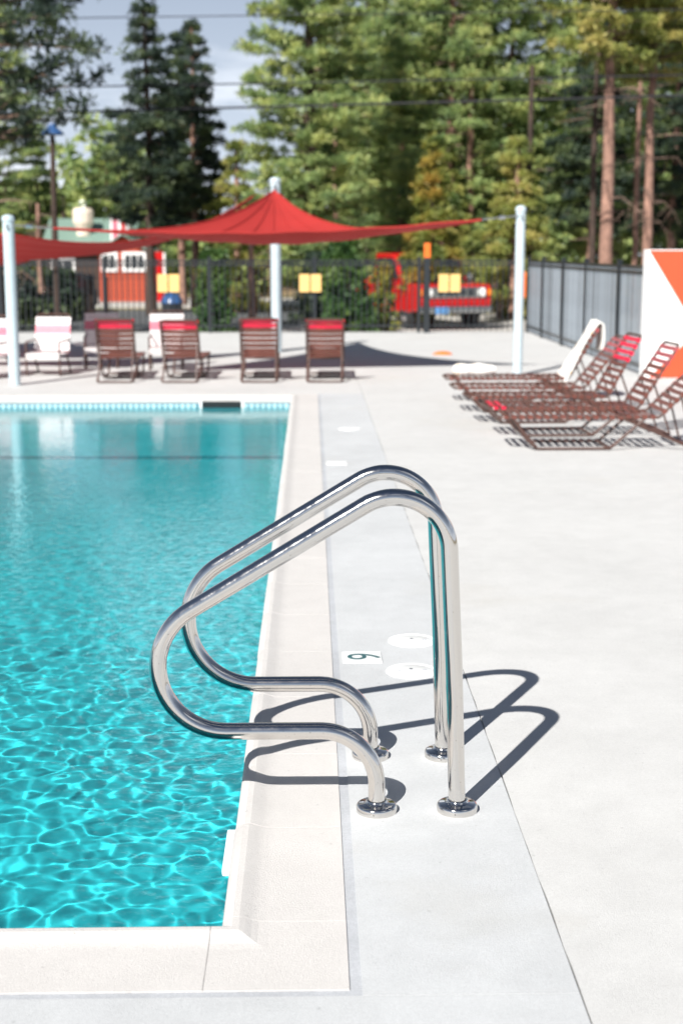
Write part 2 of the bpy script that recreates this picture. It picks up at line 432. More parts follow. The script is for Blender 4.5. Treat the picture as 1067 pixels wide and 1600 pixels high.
ms.v = [(x, y, z) for x, y, z in ms.v]
ms.build('mastic_joint', 'mastic', deck)

# coping profile: distance from the water edge, height
CP = [(0.012, -.075), (0.002, -.060), (0.0, -.020), (0.004, -.002), (0.012, 0.008), (0.026, 0.014), (0.042, 0.0145), (0.056, 0.011),
      (0.070, 0.006), (0.086, 0.0025), (0.110, 0.001), (CW, 0.0005), (CW, -.075)]
coping = MB().add([(OX0, OY0, -.09), (OX1, OY0, -.09), (OX1, OY0 + .05, -.09), (OX0, OY0 + .05, -.09)], [(0, 1, 2, 3)]).build('pool_coping', 'joint_base')
tag(coping, kind='structure')
# frames of the four runs: corner point, along direction, outward direction
RUNS = {'near': ((PX0, PY0), (1, 0), (0, -1)), 'right': ((PX1, PY0), (0, 1), (1, 0)), 'far': ((PX0, PY1), (1, 0), (0, 1)), 'left': ((PX0, PY0), (0, 1), (-1, 0))}
def run_pt(run, t, d, z):
    c, a, o = RUNS[run]; return (c[0] + a[0] * t + o[0] * d, c[1] + a[1] * t + o[1] * d, z)
def coping_stone(run, t0, t1):
    mb = MB(); g = 0.0010; k = len(CP); n = 3; jz = rng.uniform(-.0006, .0006); jd = rng.uniform(-.0015, .0015)
    ts = [t0 + g, t0 + g + .0025, t1 - g - .0025, t1 - g]
    vs = []
    for i, t in enumerate(ts):
        e = .0006 if i in (0, 3) else 0
        for d, z in CP: vs.append(run_pt(run, t, d + jd * (d < CW - .01), z + jz - (e if z > -.03 else 0)))
    fs = [(i * k + j, i * k + (j + 1) % k, (i + 1) * k + (j + 1) % k, (i + 1) * k + j) for i in range(3) for j in range(k)]
    mb.add(vs, fs, False); mb.f += [tuple(range(k)), tuple(range(3 * k, 4 * k))]; mb.smooth += [False] * 2
    for i in range(len(mb.smooth)): mb.smooth[i] = False
    o = mb.build('coping_stone', 'coping_stone', coping)
    for p in o.data.polygons:
        if len(p.vertices) == 4: p.use_smooth = True
    o.data.set_sharp_from_angle(angle=.22)
    return o
def corner_stone(runA, tA, sA, runB, tB, sB):
    """one square piece with the lip mitred: along run A towards its end at tA, then run B from tB"""
    mb = MB(); k = len(CP); ext = .022
    for run, t, s in ((runA, tA, sA), (runB, tB, sB)):
        vs = [run_pt(run, t - s * ext, d, z) for d, z in CP] + [run_pt(run, t + s * d, d, z) for d, z in CP]
        mb.add(vs, [(j, (j + 1) % k, (j + 1) % k + k, j + k) for j in range(k)] + [tuple(range(k))])
    o = mb.build('coping_stone', 'coping_stone', coping); return o
LW, LH = PX1 - PX0, PY1 - PY0
corner_stone('near', LW, 1, 'right', 0, -1); corner_stone('near', 0, -1, 'left', 0, -1)
corner_stone('far', LW, 1, 'right', LH, 1); corner_stone('far', 0, -1, 'left', LH, 1)
def stones(run, L, cuts):
    cuts = [c for c in cuts if .1 < c < L - .1]; cuts = [.022] + cuts + [L - .022]
    for a, b in zip(cuts[:-1], cuts[1:]): coping_stone(run, a, b)
stones('right', LH, [0.575 + .575 * i for i in range(20)])
stones('left', LH, [0.6 * (i + 1) for i in range(20)])
stones('far', LW, [LW - .6 * (i + 1) for i in range(15)][::-1])
nc = sorted([LW - .098, LW - .066] + [LW - .066 - .61 * (i + 1) for i in range(14)])
stones('near', LW, nc)

# pool basin
POOL_Z = -1.5
WZ = -0.112
b = MB()
e = .012
x0, x1, y0, y1 = PX0 - e, PX1 + e, PY0 - e, PY1 + e
b.add([(x0, y0, POOL_Z), (x1, y0, POOL_Z), (x1, y1, POOL_Z), (x0, y1, POOL_Z), (x0, y0, -.076), (x1, y0, -.076), (x1, y1, -.076), (x0, y1, -.076)],
      [(0, 1, 2, 3), (0, 4, 5, 1), (1, 5, 6, 2), (2, 6, 7, 3), (3, 7, 4, 0)])
basin = b.build('pool_basin', 'plaster', recalc=False); tag(basin, kind='structure')
st = MB().box(((PX0 + PX1) / 2, 13.0, POOL_Z + .004), (LW - .1, .16, .008)).build('floor_stripe', 'lane_tile', basin)
# waterline tiles: real pieces on the far and right walls
tl = MB().box((0, 0, 0), (.046, .012, .075)).build('waterline_tile', 'water_tile', basin, bevel=.002)
gb = MB().box(((PX0 + PX1) / 2, PY1 - .004, -.113), (LW, .008, .080)).build('tile_grout', 'grout', basin)
k = 0
xx = PX1 - .05
first = True
while xx > -6.4:
    if not (-1.20 < xx < -.70):
        if first: tl.location = (xx, PY1 - .013, -.113); first = False
        else: inst(tl, basin, (xx, PY1 - .013, -.113))
    xx -= .0615
# skimmer mouth
sk = thing('skimmer', 'dark skimmer opening in the far pool wall beneath the coping', 'skimmer', (-.95, PY1, -.06))
MB().box((0, -.008, -.028), (.42, .02, .078)).build('throat', 'black_plastic', sk)
for s_ in (-.225, .225): MB().box((s_, -.012, -.03), (.03, .03, .09)).build('frame_side', 'white_plastic', sk, bevel=.004)
# white fitting that stands proud of the right wall near the corner
ft = MB().box((PX1 - .010, 3.62, -.052), (.030, .26, .022)).build('wall_fitting', 'white_plastic', None, bevel=.006)
tag(ft, 'white plastic fitting jutting from the pool edge near the corner', 'pool fitting')

# water: a real rippled surface
def water():
    def axis(segs):
        out = []
        for a, b_, s in segs: out += list(np.arange(a, b_ - 1e-6, s))
        return np.array(out + [segs[-1][1]])
    X = axis([(PX0 - e, -4.6, .10), (-4.6, -2.6, .03), (-2.6, -1.6, .016), (-1.6, PX1 + e, .010)])
    Y_ = axis([(PY0 - e, 5.0, .010), (5.0, 6.5, .0145), (6.5, 9.5, .022), (9.5, PY1 + e - .02, .032)])
    xx, yy = np.meshgrid(X, Y_)
    r = np.random.RandomState(11); z = np.zeros_like(xx)
    for i in range(104):
        lam = math.exp(r.uniform(math.log(.05), math.log(.27))) if i < 90 else r.uniform(.6, 1.6)
        an = r.uniform(0, 2 * math.pi)
        kx, ky = math.cos(an) * 2 * math.pi / lam, math.sin(an) * 2 * math.pi / lam
        slope = 0.0031 if i < 90 else .0030
        amp = slope * lam / (2 * math.pi); ph = r.uniform(0, 6.28)
        z += amp * np.sin(kx * xx + ky * yy + ph + 0.9 * np.sin(.31 * kx * yy - .27 * ky * xx + 1.7 * ph))
    gain = 0.10 + 0.90 * np.clip(1.0 - (yy - 4.2) / 6.5, 0.0, 1.0) ** 1.3     # calmer in the lee of the far end
    gust = 0.85 + 0.25 * np.sin(1.3 * xx + .8 * yy) * np.sin(.9 * yy - .5 * xx + 1)
    z = WZ + z * gain * gust
    V = np.stack([xx, yy, z], -1).reshape(-1, 3).astype(np.float32)
    ny, nx = xx.shape; idx = np.arange(nx * ny).reshape(ny, nx)
    F = np.stack([idx[:-1, :-1], idx[:-1, 1:], idx[1:, 1:], idx[1:, :-1]], -1).reshape(-1, 4).astype(np.int32)
    me = bpy.data.meshes.new('water'); me.vertices.add(len(V)); me.vertices.foreach_set('co', V.ravel())
    me.loops.add(F.size); me.loops.foreach_set('vertex_index', F.ravel()); me.polygons.add(len(F))
    me.polygons.foreach_set('loop_start', np.arange(0, F.size, 4, dtype=np.int32)); me.polygons.foreach_set('use_smooth', np.ones(len(F), bool))
    me.update(calc_edges=True); me.materials.append(MATS['water'])
    o = bpy.data.objects.new('pool_water', me); col.objects.link(o); tag(o, kind='structure'); return o
wat = water()
wat.cycles.is_caustics_caster = True
for o in (basin, st): o.cycles.is_caustics_receiver = True

# ground beyond and around the deck, a drop below it
gm = MB(); R = 420
for x0, x1, y0, y1 in ((-R, R, -R, DY0), (-R, R, DY1, R), (-R, DX0, DY0, DY1), (DX1, R, DY0, DY1)):
    gm.add([(x0, y0, LOT), (x1, y0, LOT), (x1, y1, LOT), (x0, y1, LOT)], [(0, 1, 2, 3)])
ground = gm.build('ground', 'ground_dirt', recalc=False); tag(ground, kind='structure')
rb = MB().box(((DX0 + DX1) / 2, DY1 + .06, -.5), (DX1 - DX0, .12, 1.0)).build('deck_edge_wall', 'kerb'); tag(rb, kind='structure')
lot = MB().add([(-60, 30, LOT + .004), (60, 30, LOT + .004), (60, 58, LOT + .004), (-60, 62, LOT + .004)], [(0, 1, 2, 3)]).build('parking_lot', 'asphalt', recalc=False); tag(lot, kind='structure')
road = MB().add([(-60, 66, LOT + .006), (60, 60, LOT + .006), (60, 70, LOT + .006), (-60, 80, LOT + .006)], [(0, 1, 2, 3)]).build('road', 'road_pale', recalc=False); tag(road, kind='structure')
apron = MB().add([(-1.5, 42, LOT + .008), (14, 40, LOT + .008), (16, 57, LOT + .008), (1.0, 57, LOT + .008)], [(0, 1, 2, 3)]).build('pavement', 'road_pale', recalc=False); tag(apron, kind='structure')
kb = MB(); kb.box((0, 62.6, LOT + .07), (90, .16, .14)); tag(kb.build('kerb', 'kerb'), kind='structure')

# ------------------------------------------------------------------ the handrails
def rail(y, label, bend=.186):
    t = thing('pool_handrail', label, 'handrail', (0, y, 0), 0, 'handrails at the pool corner')
    pts = fillet([(0.406, 0, 0.004), (0.3915, 0, 0.42), (0.362, 0, 1.004), (-0.897, 0, 0.2385), (0.180, 0, 0.2365), (0.180, 0, 0.004)],
                 [1.2, 0.152, bend, 0.158], 0.07)
    MB().tube(pts, 0.0238, 32).build('tube', 'rail_steel', t, recalc=False)
    fp = [(0.0248, 0.034), (0.028, 0.033), (0.031, 0.027), (0.036, 0.0245), (0.050, 0.0235), (0.0545, 0.021), (0.057, 0.016), (0.057, 0.0005), (0.024, 0.0005)]
    for x in (0.406, 0.180):
        f = MB().lathe(fp, (0, 0, 0), 48).build('escutcheon', 'rail_steel', t, recalc=False); f.location = (x, 0, 0)
    return t
rail(3.772, 'polished steel pool handrail in front, nearest the camera, bent over the water')
rail(4.205, 'polished steel pool handrail behind the nearer one, standing beside the round lids', .204)

# deck fittings
def lid(x, y, r, label, m='white_plastic'):
    t = thing('skimmer_cover', label, 'lid', (x, y, 0), rng.uniform(0, 3), 'round white lids in the deck')
    MB().lathe([(0.0, .0045), (r * .80, .0045), (r * .82, .003), (r * .86, .003), (r * .88, .005), (r * .985, .0045), (r, .0005)], n=48).build('disc', m, t, recalc=False)
    for s in (-1, 1):
        h = MB().box((s * r * .5, 0, .0050), (.018, .009, .002)).build('finger_hole', 'mastic', t)
    MB().lathe([(0, .0062), (.006, .006), (.008, .004)], (0, r * .2, 0), 12).build('screw', 'zinc', t, recalc=False)
    return t
lid(0.374, 5.11, 0.098, 'round white skimmer lid in the deck, nearer the handrails')
lid(0.405, 5.53, 0.098, 'round white skimmer lid in the deck, farther of the near pair')
lid(0.34, 12.42, 0.10, 'far round white lid in the deck towards the lounge chairs')
tl_ = thing('depth_marker', 'square white depth tile with a dark number 6 beside the coping', 'depth marker', (0.194, 5.295, 0))
MB().box((0, 0, -.001), (.150, .142, .012)).build('tile', 'white_plastic', tl_, bevel=.002)
cu = bpy.data.curves.new('digit', 'FONT'); cu.body = '6'; cu.size = 0.185; cu.align_x = 'CENTER'; cu.align_y = 'CENTER'; cu.extrude = .0004
dg0 = bpy.data.objects.new('digit_curve', cu); me6 = bpy.data.meshes.new_from_object(dg0); bpy.data.objects.remove(dg0)
me6.materials.clear(); me6.materials.append(MATS['marker_ink']); dg = bpy.data.objects.new('digit', me6); col.objects.link(dg); dg.parent = tl_
dg.location = (0.0, 0, .0058); dg.rotation_euler = (0, 0, -math.pi / 2)
tm = thing('deck_tile', 'plain white tile set in the deck past the handrails', 'tile', (0.19, 10.38, 0))
MB().box((0, 0, -.001), (.15, .15, .012)).build('tile', 'white_plastic', tm, bevel=.002)
tag(MB().lathe([(0, .018), (.03, .017), (.045, .006), (.05, .0005)], (3.10, 21.3, 0), 16).build('deck_stub', 'black_plastic', recalc=False), 'small black stub cap standing on the deck past the right sail post', 'cap')
of = MB(); of.lathe([(0, .05), (.05, .045), (.09, .02), (.10, .001)], (1.98, 21.4, 0), 16, Matrix.Scale(1.5, 3, (1, 0, 0))); tag(of.build('pool_float', 'orange_paint', recalc=False), 'small orange float lying on the sunlit deck beyond the sail shadow', 'float')

# ------------------------------------------------------------------ shade sails and posts
def post(x, y, h, r, label, lean=0.0):
    t = thing('sail_post', label, 'post', (x, y, 0), 0, 'round grey posts holding the shade sails')
    MB().tube([(0, 0, 0.0), (lean * h, 0, h)], r, 24).build('pole', 'pole_steel', t, recalc=False)
    MB().lathe([(0, .045), (r * .6, .038), (r * 1.05, .02), (r * 1.12, 0), (r * 1.12, -.03), (r, -.032)], (lean * h, 0, h), 24).build('cap', 'pole_steel', t, recalc=False)
    MB().tube([(lean * h, -r - .005, h - .07), (lean * h, -r - .035, h - .10), (lean * h, -r - .005, h - .13)], .008, 6).build('eye_bolt', 'zinc', t)
    return t
post(-3.43, 16.6, 1.90, .066, 'pale grey steel sail post on the left, at the far pool corner deck')
post(2.58, 17.75, 2.04, .060, 'pale grey steel sail post on the right beside the strap loungers')
post(-.52, 22.0, 2.58, .078, 'tall grey sail post in the middle holding the red sail peak')

def sail(name, label, L, R, M, sag_front, sagL, sagR, belly=0.0, nu=36, nv=24):
    L, R, M = Vector(L), Vector(R), Vector(M)
    vs = []
    for j in range(nv + 1):
        v = j / nv
        for i in range(nu + 1):
            u = i / nu; f = L.lerp(R, u) + Vector(sag_front) * 4 * u * (1 - u)
            p = f.lerp(M, v) + Vector(sagL) * 4 * v * (1 - v) * (1 - u) + Vector(sagR) * 4 * v * (1 - v) * u
            p += Vector((0, 0, belly)) * (4 * u * (1 - u)) * (4 * v * (1 - v)) * .5
            p.z += .010 * math.sin(u * 37 + v * 5) * (1 - v) * (1 - abs(2 * v - .6) * .6)      # slack folds
            vs.append(p)
    w = nu + 1
    fs = [(j * w + i, j * w + i + 1, (j + 1) * w + i + 1, (j + 1) * w + i) for j in range(nv) for i in range(nu)]
    t = thing(name, label, 'shade sail')
    o = MB().add(vs, fs, True).build('canopy', 'sail_red', t, recalc=False)
    for c_ in range(6, nu - 2, 6):
        MB().tube([vs[j * w + c_] + Vector((0, 0, .006)) for j in range(nv - 1)], .007, 4).build('seam', 'sail_red', t)
    hem = [vs[i] for i in range(w)]; MB().tube(hem, .014, 6).build('hem', 'sail_red', t)
    for e_ in (0, nu): MB().tube([vs[j * w + e_] for j in range(nv)], .013, 6).build('hem', 'sail_red', t)
    return t
def cable(t, a, b):
    a, b = Vector(a), Vector(b); MB().tube([a, b], .009, 6).build('cable', 'cable', t)
    m = a.lerp(b, .45); n = a.lerp(b, .62); MB().tube([m, m.lerp(n, .1), m.lerp(n, .9), n], [.010, .024, .024, .010], 8).build('turnbuckle', 'zinc', t)
s1 = sail('shade_sail', 'large red shade sail rising to a peak at the middle post',
          (-2.95, 16.75, 1.79), (2.08, 17.6, 1.91), (-.53, 21.85, 2.44), (0, 0.15, -.10), (.25, -.4, -.24), (-.25, -.5, -.34), belly=-.24)
cable(s1, (-2.95, 16.75, 1.79), (-3.43, 16.55, 1.83)); cable(s1, (2.08, 17.6, 1.91), (2.56, 17.70, 1.96)); cable(s1, (-.53, 21.85, 2.44), (-.52, 21.93, 2.50))
s2 = sail('shade_sail', 'second red shade sail stretching off the left edge, dark underneath',
          (-6.9, 18.3, 1.60), (-3.60, 17.5, 1.74), (-.75, 21.9, 2.42), (0, 0, .0), (.9, -.6, -.52), (.1, -.2, -.38), belly=-.10)
cable(s2, (-.75, 21.9, 2.42), (-.57, 21.95, 2.48))
s3 = sail('shade_sail', 'third red sail at the far left, lowest and partly behind the left post',
          (-8.2, 19.5, 1.5), (-3.4, 19.2, 1.60), (-5.0, 23.6, 1.30), (0, 0, -.05), (0, 0, -.05), (0, 0, -.08))

# ------------------------------------------------------------------ picket fence
FZ = 1.37
def picket_fence(label, p0, p1, posts, gap, pm='fence_black', group='picket fence around the pool'):
    p0, p1 = Vector(p0), Vector(p1); L = (p1 - p0).length; d = (p1 - p0) / L; rz = math.atan2(d.y, d.x)
    t = thing('picket_fence', label, 'fence', p0, rz, group)
    r0 = MB().box((0, 0, 0), (L, .028, .035)).build('rail', 'fence_black', t, bevel=.003); r0.location = (L / 2, 0, FZ - .10)
    for z in (.13, FZ - .03): inst(r0, t, (L / 2, 0, z))
    pk = MB().box((0, 0, 0), (.019, .019, FZ - .06)).build('picket', pm, t)
    n = int(L / gap); pk.location = (gap * .5, 0.0, FZ / 2 + .01)
    for i in range(1, n): inst(pk, t, (gap * (i + .5), 0, FZ / 2 + .01))
    p = MB(); p.box((0, 0, FZ / 2 + .01), (.065, .065, FZ + .04)); p.box((0, 0, FZ + .04), (.08, .08, .02))
    q = p.build('fence_post', 'fence_black', t, bevel=.003); q.location = (posts[0], 0, 0)
    for x in posts[1:]: inst(q, t, (x, 0, 0))
    return t
picket_fence('black picket fence along the back of the pool deck', (-13.0, 27.15, 0), (4.02, 27.15, 0), [17.02 - 1.97 * i for i in range(1, 9)], .107)
sf = picket_fence('grey picket fence with dark posts running towards us on the right, seen end on', (4.12, 27.15, 0), (4.12, 17.45, 0), [0.0, 1.72, 3.75, 5.7, 8.0], .112, 'picket_grey')
def sign_pair(x, label):
    t = thing('fence_sign', label, 'sign', (x, 27.10, .93), 0, 'pairs of yellow sign plates on the back fence')
    a = MB().box((0, 0, 0), (.19, .006, .33)).build('plate', 'sign_yellow', t, bevel=.002); a.location = (-.108, 0, 0)
    inst(a, t, (.108, 0, 0)); s_ = MB().box((0, 0, 0), (.40, .010, .02)).build('bracket', 'zinc', t); s_.location = (0, .012, .06)
sign_pair(-2.66, 'pair of yellow plates on the back fence, left of the middle post')
sign_pair(0.0, 'pair of yellow plates on the back fence, just right of the middle post')
sign_pair(2.62, 'pair of yellow plates on the back fence in front of the red truck')
gp = thing('gate_post', 'dark gate post with an orange top in the back fence by the truck', 'post', (2.19, 27.05, 0))
MB().box((0, 0, .70), (.11, .11, 1.40)).build('shaft', 'fence_black', gp, bevel=.005)
MB().box((0, 0, 1.535), (.115, .115, .27)).build('cap', 'orange_paint', gp, bevel=.01)
cp = thing('corner_marker', 'orange reflector strip on the fence corner behind the right sail post', 'reflector', (4.0, 27.0, .9))
MB().box((0, 0, 0), (.10, .03, .48)).build('strip', 'orange_paint', cp, bevel=.01); MB().box((0, .02, 0), (.07, .03, .52)).build('backing', 'frame_brown', cp)

# mural wall
mw = thing('mural_wall', 'white wall painted with orange fields at the right edge, leaving a white triangle', 'wall', (4.05, 17.3, 0))
MB().prism([(0.0, 0), (3.6, 0), (3.6, 1.55), (0.0, 1.55)], 'y', 0, .20).build('wall', 'mural_white', mw, bevel=.006)
MB().prism([(0.022, 1.538), (3.59, 1.538), (3.59, .60), (0.64, .58)], 'y', -.004, -.0005).build('orange_field', 'mural_orange', mw)
MB().prism([(0.64, .572), (3.59, .592), (3.59, .01), (0.075, .01)], 'y', -.004, -.0005).build('orange_field', 'mural_orange', mw)

# ------------------------------------------------------------------ strap loungers
def lounger(label, loc, rz, back_deg, red=2, seat_m='strap_brown', L=1.24, BL=.56, W=.46, H=.25, group='brown strap loungers', red_seat=(), rm='strap_red', sw=.052):
    """local: foot at x=0, head towards +x; back hinged at x=L*0.98"""
    t = thing('strap_lounger', label, 'lounger', loc, rz, group)
    a = math.radians(back_deg); hx = L - .05; w = W / 2; r = .0125
    MB().tube(fillet([(hx, -w, H), (0, -w, H), (0, w, H), (hx, w, H)], .05), r, 8).build('seat_frame', 'frame_brown', t, recalc=False)
    bx, bz = hx + BL * math.cos(a), H + BL * math.sin(a)
    MB().tube(fillet([(hx, -w, H), (bx, -w, bz), (bx, w, bz), (hx, w, H)], .05), r, 8).build('back_frame', 'frame_brown', t, recalc=False)
    def hoop(x0, x1): return MB().tube(fillet([(x0, -w, H), (x1, -w - .0, .012), (x1, w, .012), (x0, w, H)], .045), r, 8)
    hoop(.10, .30).build('leg', 'frame_brown', t, recalc=False)
    hoop(hx - .10, hx - .38).build('leg', 'frame_brown', t, recalc=False)
    hoop(hx - .30, hx + .28).build('leg', 'frame_brown', t, recalc=False)
    for s in (-1, 1): MB().tube([(.30, s * w, .014), (hx - .38, s * w, .014)], .010, 6).build('runner', 'frame_brown', t, recalc=False)
    for s in (-1, 1): MB().tube([(hx + .28, s * (w - .02), .03), (hx + .40 * BL * math.cos(a), s * (w - .02), H + .40 * BL * math.sin(a))], .009, 6).build('back_brace', 'frame_brown', t, recalc=False)
    gp_ = .064
    sp = MB().tube([(0, -w - .013, -.006), (0, -w - .002, .014), (0, 0, .009), (0, w + .002, .014), (0, w + .013, -.006)], .5, 4)
    # a strap: a thin flat band wrapped over both side rails
    def strap(m):
        mb = MB(); prof = [(-w - .016, -.010), (-w - .014, .008), (-w, .0165), (0, .008), (w, .0165), (w + .014, .008), (w + .016, -.010)]
        vs = [(sx, y, z) for sx in (-sw / 2, sw / 2) for y, z in prof] + [(sx, y, z - .003) for sx in (-sw / 2, sw / 2) for y, z in prof]
        k = len(prof); fs = []
        for i in range(k - 1):
            fs += [(i, i + 1, k + i + 1, k + i), (2 * k + i, 3 * k + i, 3 * k + i + 1, 2 * k + i + 1), (i, 2 * k + i, 2 * k + i + 1, i + 1), (k + i, k + i + 1, 3 * k + i + 1, 3 * k + i)]
        return mb.add(vs, fs).build('strap', m, t)
    cache = {}
    def put(m, p, ry):
        if m not in cache: cache[m] = strap(m); o = cache[m]
        else: o = inst(cache[m], t)
        o.location = (p[0], p[1], p[2] + rng.uniform(-.003, .003)); o.rotation_euler = (rng.uniform(-.01, .01), ry + rng.uniform(-.06, .06), 0)
    x = .05; i = 0
    while x < hx - .02: put('strap_red' if i in red_seat else seat_m, (x, 0, H), 0); x += gp_; i += 1
    s = .06; n = int((BL - .07) / gp_)
    for i in range(n + 1):
        m = rm if i >= n - red else 'strap_brown'
        put(m, (hx + s * math.cos(a), 0, H + s * math.sin(a)), -a); s += gp_
    return t
# four in a row with their backs to us (head end nearer the pool)
for q, (x, y, lab, rz) in enumerate(((-2.33, 17.75, 'brown strap lounger seen from behind, leftmost of the four facing the fence', 0.02),
                  (-1.50, 17.75, 'brown strap lounger seen from behind, second from left, beside the white strap chair', -.03),
                  (-.62, 17.75, 'brown strap lounger seen from behind, just left of the middle post', 0.01),
                  (.20, 17.75, 'brown strap lounger seen from behind, rightmost of the four facing the fence', -.02))):
    lounger(lab, (x, y + .55, 0), -math.pi / 2 + rz, (66, 63, 68, 65)[q], red=1, L=1.24, W=.43, BL=.54)
# the nested group on the right, feet to the left
A2 = 0.0
LG = [((1.47, 11.25), 44, 'nearest brown strap lounger on the right, low back running out of frame', (), 0.0),
      ((1.49, 12.05), 58, 'brown strap lounger on the right, second from the front, two red foot straps', (0, 1), 0.03),
      ((1.42, 12.95), 62, 'brown strap lounger on the right, third back, red head straps', (), 0.05),
      ((1.38, 13.85), 50, 'brown strap lounger on the right, fourth back, mostly hidden', (), 0.02),
      ((1.40, 14.85), 60, 'farthest brown strap lounger on the right, carrying the white towels', (), 0.0)]
for (x, y), bd, lab, rs, rz in LG:
    lounger(lab, (x, y, 0), rz, bd, red=(0, 2, 3, 2, 0)[int(round((y - 11.25) / .9))], rm='strap_red' if 12.5 < y < 13 else 'strap_rose', sw=.038, L=1.30, BL=.62 if y > 12 else .60, W=.46, H=.24 if y > 12 else .26, group='brown strap loungers on the right', red_seat=rs)

# towels: draped over the farthest back, and folded on its foot
def towel_drape():
    a = math.radians(60); hx, H, BL = 1.25, .24, .62; path = []
    for s in np.linspace(-.06, BL + .01, 12): path.append((hx + s * math.cos(a) - .024 * math.sin(a), H + s * math.sin(a) + .024 * math.cos(a)))
    tx, tz = hx + BL * math.cos(a), H + BL * math.sin(a)
    path += [(tx + .0, tz + .04), (tx + .03, tz + .02), (tx + .04, tz - .04), (tx + .045, tz - .14), (tx + .035, tz - .25)]
    w = .17; n = 9; vs = []
    for i, (px, pz) in enumerate(path):
        for j in range(n):
            u = j / (n - 1) * 2 - 1; widen = 1.7 - .7 * min(1, i / 8)
            vs.append((px + .008 * math.sin(5 * u + i * .5), u * w * widen - .04, pz + .008 * math.sin(4 * u + i * .7)))
    fs = [(i * n + j, i * n + j + 1, (i + 1) * n + j + 1, (i + 1) * n + j) for i in range(len(path) - 1) for j in range(n - 1)]
    o = MB().add(vs, fs, True).build('towel', 'towel_white', None, solid=.014); o.location = (1.40, 14.85, 0)
    tag(o, 'white towel draped over the raised back of the farthest lounger', 'towel', 'white towels on the farthest lounger')
towel_drape()
mb = MB()
pr = [(0.04 * math.cos(t_), .035 * math.sin(t_)) for t_ in np.linspace(0, 2 * math.pi, 15)[:-1]]
vs = []
for i, u in enumerate(np.linspace(-1, 1, 12)):
    k_ = (1 - abs(u) ** 6 * .35)
    for (a_, c_) in pr: vs.append((u * .22, a_ * 2.6 * k_, .325 + c_ * 1.9 * k_ * (1 + .1 * math.sin(7 * u))))
n = len(pr); fs = [(i * n + j, i * n + (j + 1) % n, (i + 1) * n + (j + 1) % n, (i + 1) * n + j) for i in range(11) for j in range(n)] + [tuple(range(n)), tuple(range(11 * n, 12 * n))]
o = mb.add(vs, fs, True).build('towel', 'towel_white'); o.location = (1.70, 14.83, -.010)
tag(o, 'rolled white towel with yellow spots lying on the farthest lounger foot', 'towel', 'white towels on the farthest lounger')

# white strap chairs facing us under the sails
def chair(label, loc, rz, W=.42, H=.26):
    """local: faces -y"""
    t = thing('strap_chair', label, 'chair', loc, rz, 'white strap chairs under the sails')
    w = W / 2; a = math.radians(74); BL = .50; r = .012; by = .22; ty = by + BL * math.cos(a); tz = H + BL * math.sin(a)
    MB().tube(fillet([(-w, by, H), (-w, -.2, H), (w, -.2, H), (w, by, H)], .04), r, 8).build('seat_frame', 'frame_brown', t, recalc=False)
    MB().tube(fillet([(-w, by, H), (-w, ty, tz), (w, ty, tz), (w, by, H)], .05), r, 8).build('back_frame', 'frame_brown', t, recalc=False)
    for s in (-1, 1):
        MB().tube(fillet([(s * w, -.2, .0), (s * w, -.2, H + .16), (s * w, by + .08, H + .17)], .04), r, 8).build('arm', 'frame_brown', t, recalc=False)
        MB().tube([(s * w, by - .1, H), (s * w, by + .1, 0)], r, 8).build('leg', 'frame_brown', t, recalc=False)
        MB().tube([(s * w, -.2, 0), (s * w, by + .1, 0.012)], r * .8, 8).build('runner', 'frame_brown', t, recalc=False)
    def strap(m):
        mb = MB(); mb.box((0, 0, .014), (W + .03, .048, .004)); mb.box((-w - .014, 0, .003), (.004, .048, .02)); mb.box((w + .014, 0, .003), (.004, .048, .02))
        return mb.build('strap', m, t)
    cache = {}
    def put(m, p, rx):
        if m not in cache: cache[m] = strap(m); o = cache[m]
        else: o = inst(cache[m], t)
        o.location = p; o.rotation_euler = (rx, 0, 0)
    for i in range(7): put('strap_red' if i == 6 else 'strap_white', (0, -.17 + .057 * i, H), 0)
    mb = MB().box((0, -.212, H - .015), (W, .006, .075)).build('seat_apron', 'strap_white', t)
    for i in range(8):
        s = .05 + .055 * i; put('strap_pink' if i in (4, 5) else 'strap_white', (0, by + s * math.cos(a), H + s * math.sin(a)), a)
    return t
chair('white strap chair facing us beside the left sail post', (-3.30, 18.0, 0), -.10)
chair('white strap chair mostly hidden behind the leftmost brown lounger', (-2.78, 19.1, 0), .10)
chair('white strap chair peeping out left of the second brown lounger', (-1.90, 18.9, 0), .05)
ch = chair('strap chair cut by the left picture edge beyond the post', (-3.98, 17.6, 0), -.3)
tb = thing('side_table', 'low white side table under the sail between the two left chairs', 'table', (-3.02, 19.6, 0))
MB().lathe([(0, .30), (.2, .30), (.21, .29), (.2, .275), (0, .27)], n=24).build('table_top', 'white_plastic', tb, recalc=False)
for k_ in range(3):
    an = k_ * 2.09; MB().tube([(.05 * math.cos(an), .05 * math.sin(an), .28), (.15 * math.cos(an), .15 * math.sin(an), 0)], .014, 6).build('leg', 'white_plastic', tb)

